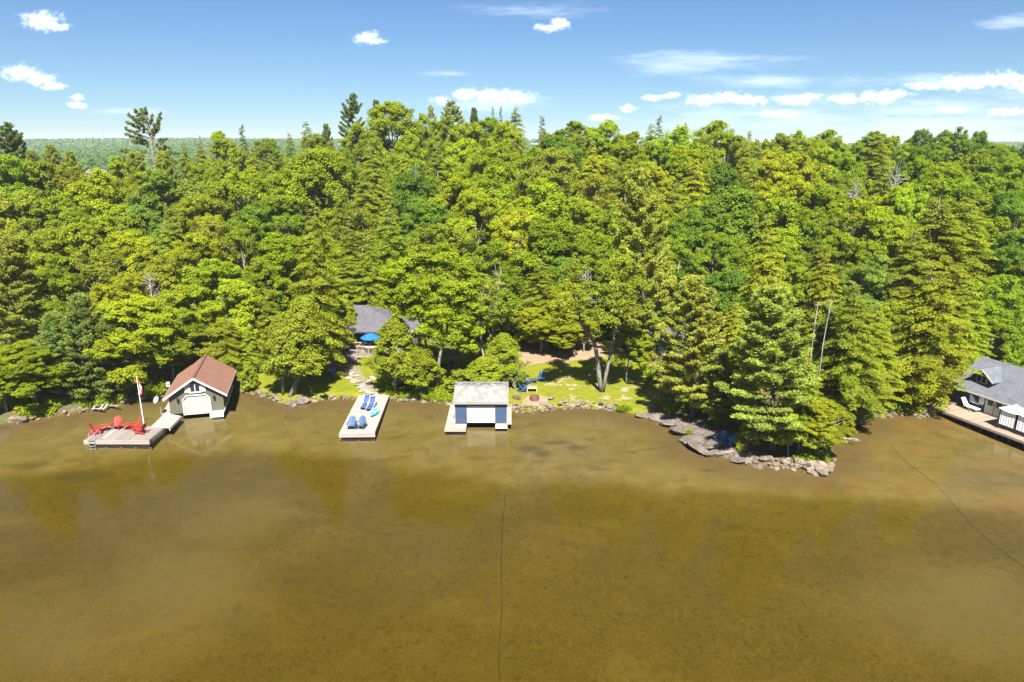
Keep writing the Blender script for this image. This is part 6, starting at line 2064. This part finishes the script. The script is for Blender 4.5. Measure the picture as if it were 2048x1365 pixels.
# dry orange needles heaped at the end of the right dock, dead twigs over the cove
op_ = on_ground(1908, 812)
mound = thing('needle_pile', 'heap of dry orange pine needles at the inner end of the right dock', 'needle pile', op_ + Vector((0, 0, .15)))
rr_ = np.random.default_rng(4)
C = rr_.normal(size=(900, 3)) * np.array([.75, .45, .14])
mo = link('needles', leaf_mesh('needles', C, unit(rr_.normal(size=(900, 3)) * .5 + np.array([0, 0, 1])), .10, .3, rr_.uniform(0, 1, 900), 0, 'needle'), mound)
mo.color = (.33, .13, .05, 1)
tw_ = thing('fallen_branch', 'bare grey twigs of a fallen branch reaching over the cove water', 'branch', at_z(1672, 880, .25))
MB().tube([(-.4, .6, .2), (.4, .1, .1), (1.6, -.5, .25)], [.07, .05, .02], 6).build('limb', 'bark_dead', tw_)
twm = MB()
for k in range(16):
    f = k / 16
    a = Vector((-.1 + 1.6 * f, .3 - .75 * f, .14))
    twm.tube([a, a + Vector((random.uniform(.2, .9), random.uniform(-.7, .4), random.uniform(-.2, .7)))], [.018, .005], 3, False)
twm.build('twigs', 'bark_dead', tw_)

# ---- far wooded hills: one mass of crowns
fr2 = np.random.default_rng(9)
nfar = 13000
fx_ = fr2.uniform(-1, 1, nfar)
fy_ = 430 * np.exp(fr2.uniform(0, 1, nfar) * math.log(2900 / 430))
fxx = fx_ * fy_ * .85
keep = (np.abs(fx_) > .25) | (fr2.uniform(size=nfar) < .35)
fxx, fyy = fxx[keep], fy_[keep]
fz = height(fxx, fyy)
per = 14
idx = np.repeat(np.arange(len(fxx)), per)
d = unit(fr2.normal(size=(len(idx), 3)))
d[:, 2] = np.abs(d[:, 2])
sc_ = (3.6 + fyy / 600.0)[idx]
C = np.stack([fxx[idx], fyy[idx], fz[idx] + 9], 1) + d * sc_[:, None] * np.array([1, 1, 1.2])
N_ = unit(d + fr2.normal(0, .5, d.shape))
vr = np.clip(fr2.normal(.5, .25, len(fxx))[idx] + fr2.normal(0, .1, len(idx)), 0, 1)
fw = link('far_forest', leaf_mesh('far_forest', C, N_, sc_ * .55, .8, vr, 0, 'leaf'))
fw['kind'], fw['label'], fw['category'] = 'stuff', 'hazy blue-green forest covering the far hills', 'forest'
fw.color = (.105, .215, .035, 1)

# ------------------------------------------------------------------ thin summer haze over land and lake
t = NT('haze')
pv = t.n('ShaderNodeVolumePrincipled', {'Color': (0.86, 0.93, 1.0), 'Density': 0.00013, 'Anisotropy': 0.0})
t.t.links.new(pv.outputs[0], t.out.inputs['Volume'])
hb = MB().box((0, 3300, 24), (10000, 8200, 112)).build('haze', t.m)
hb['kind'] = 'stuff'
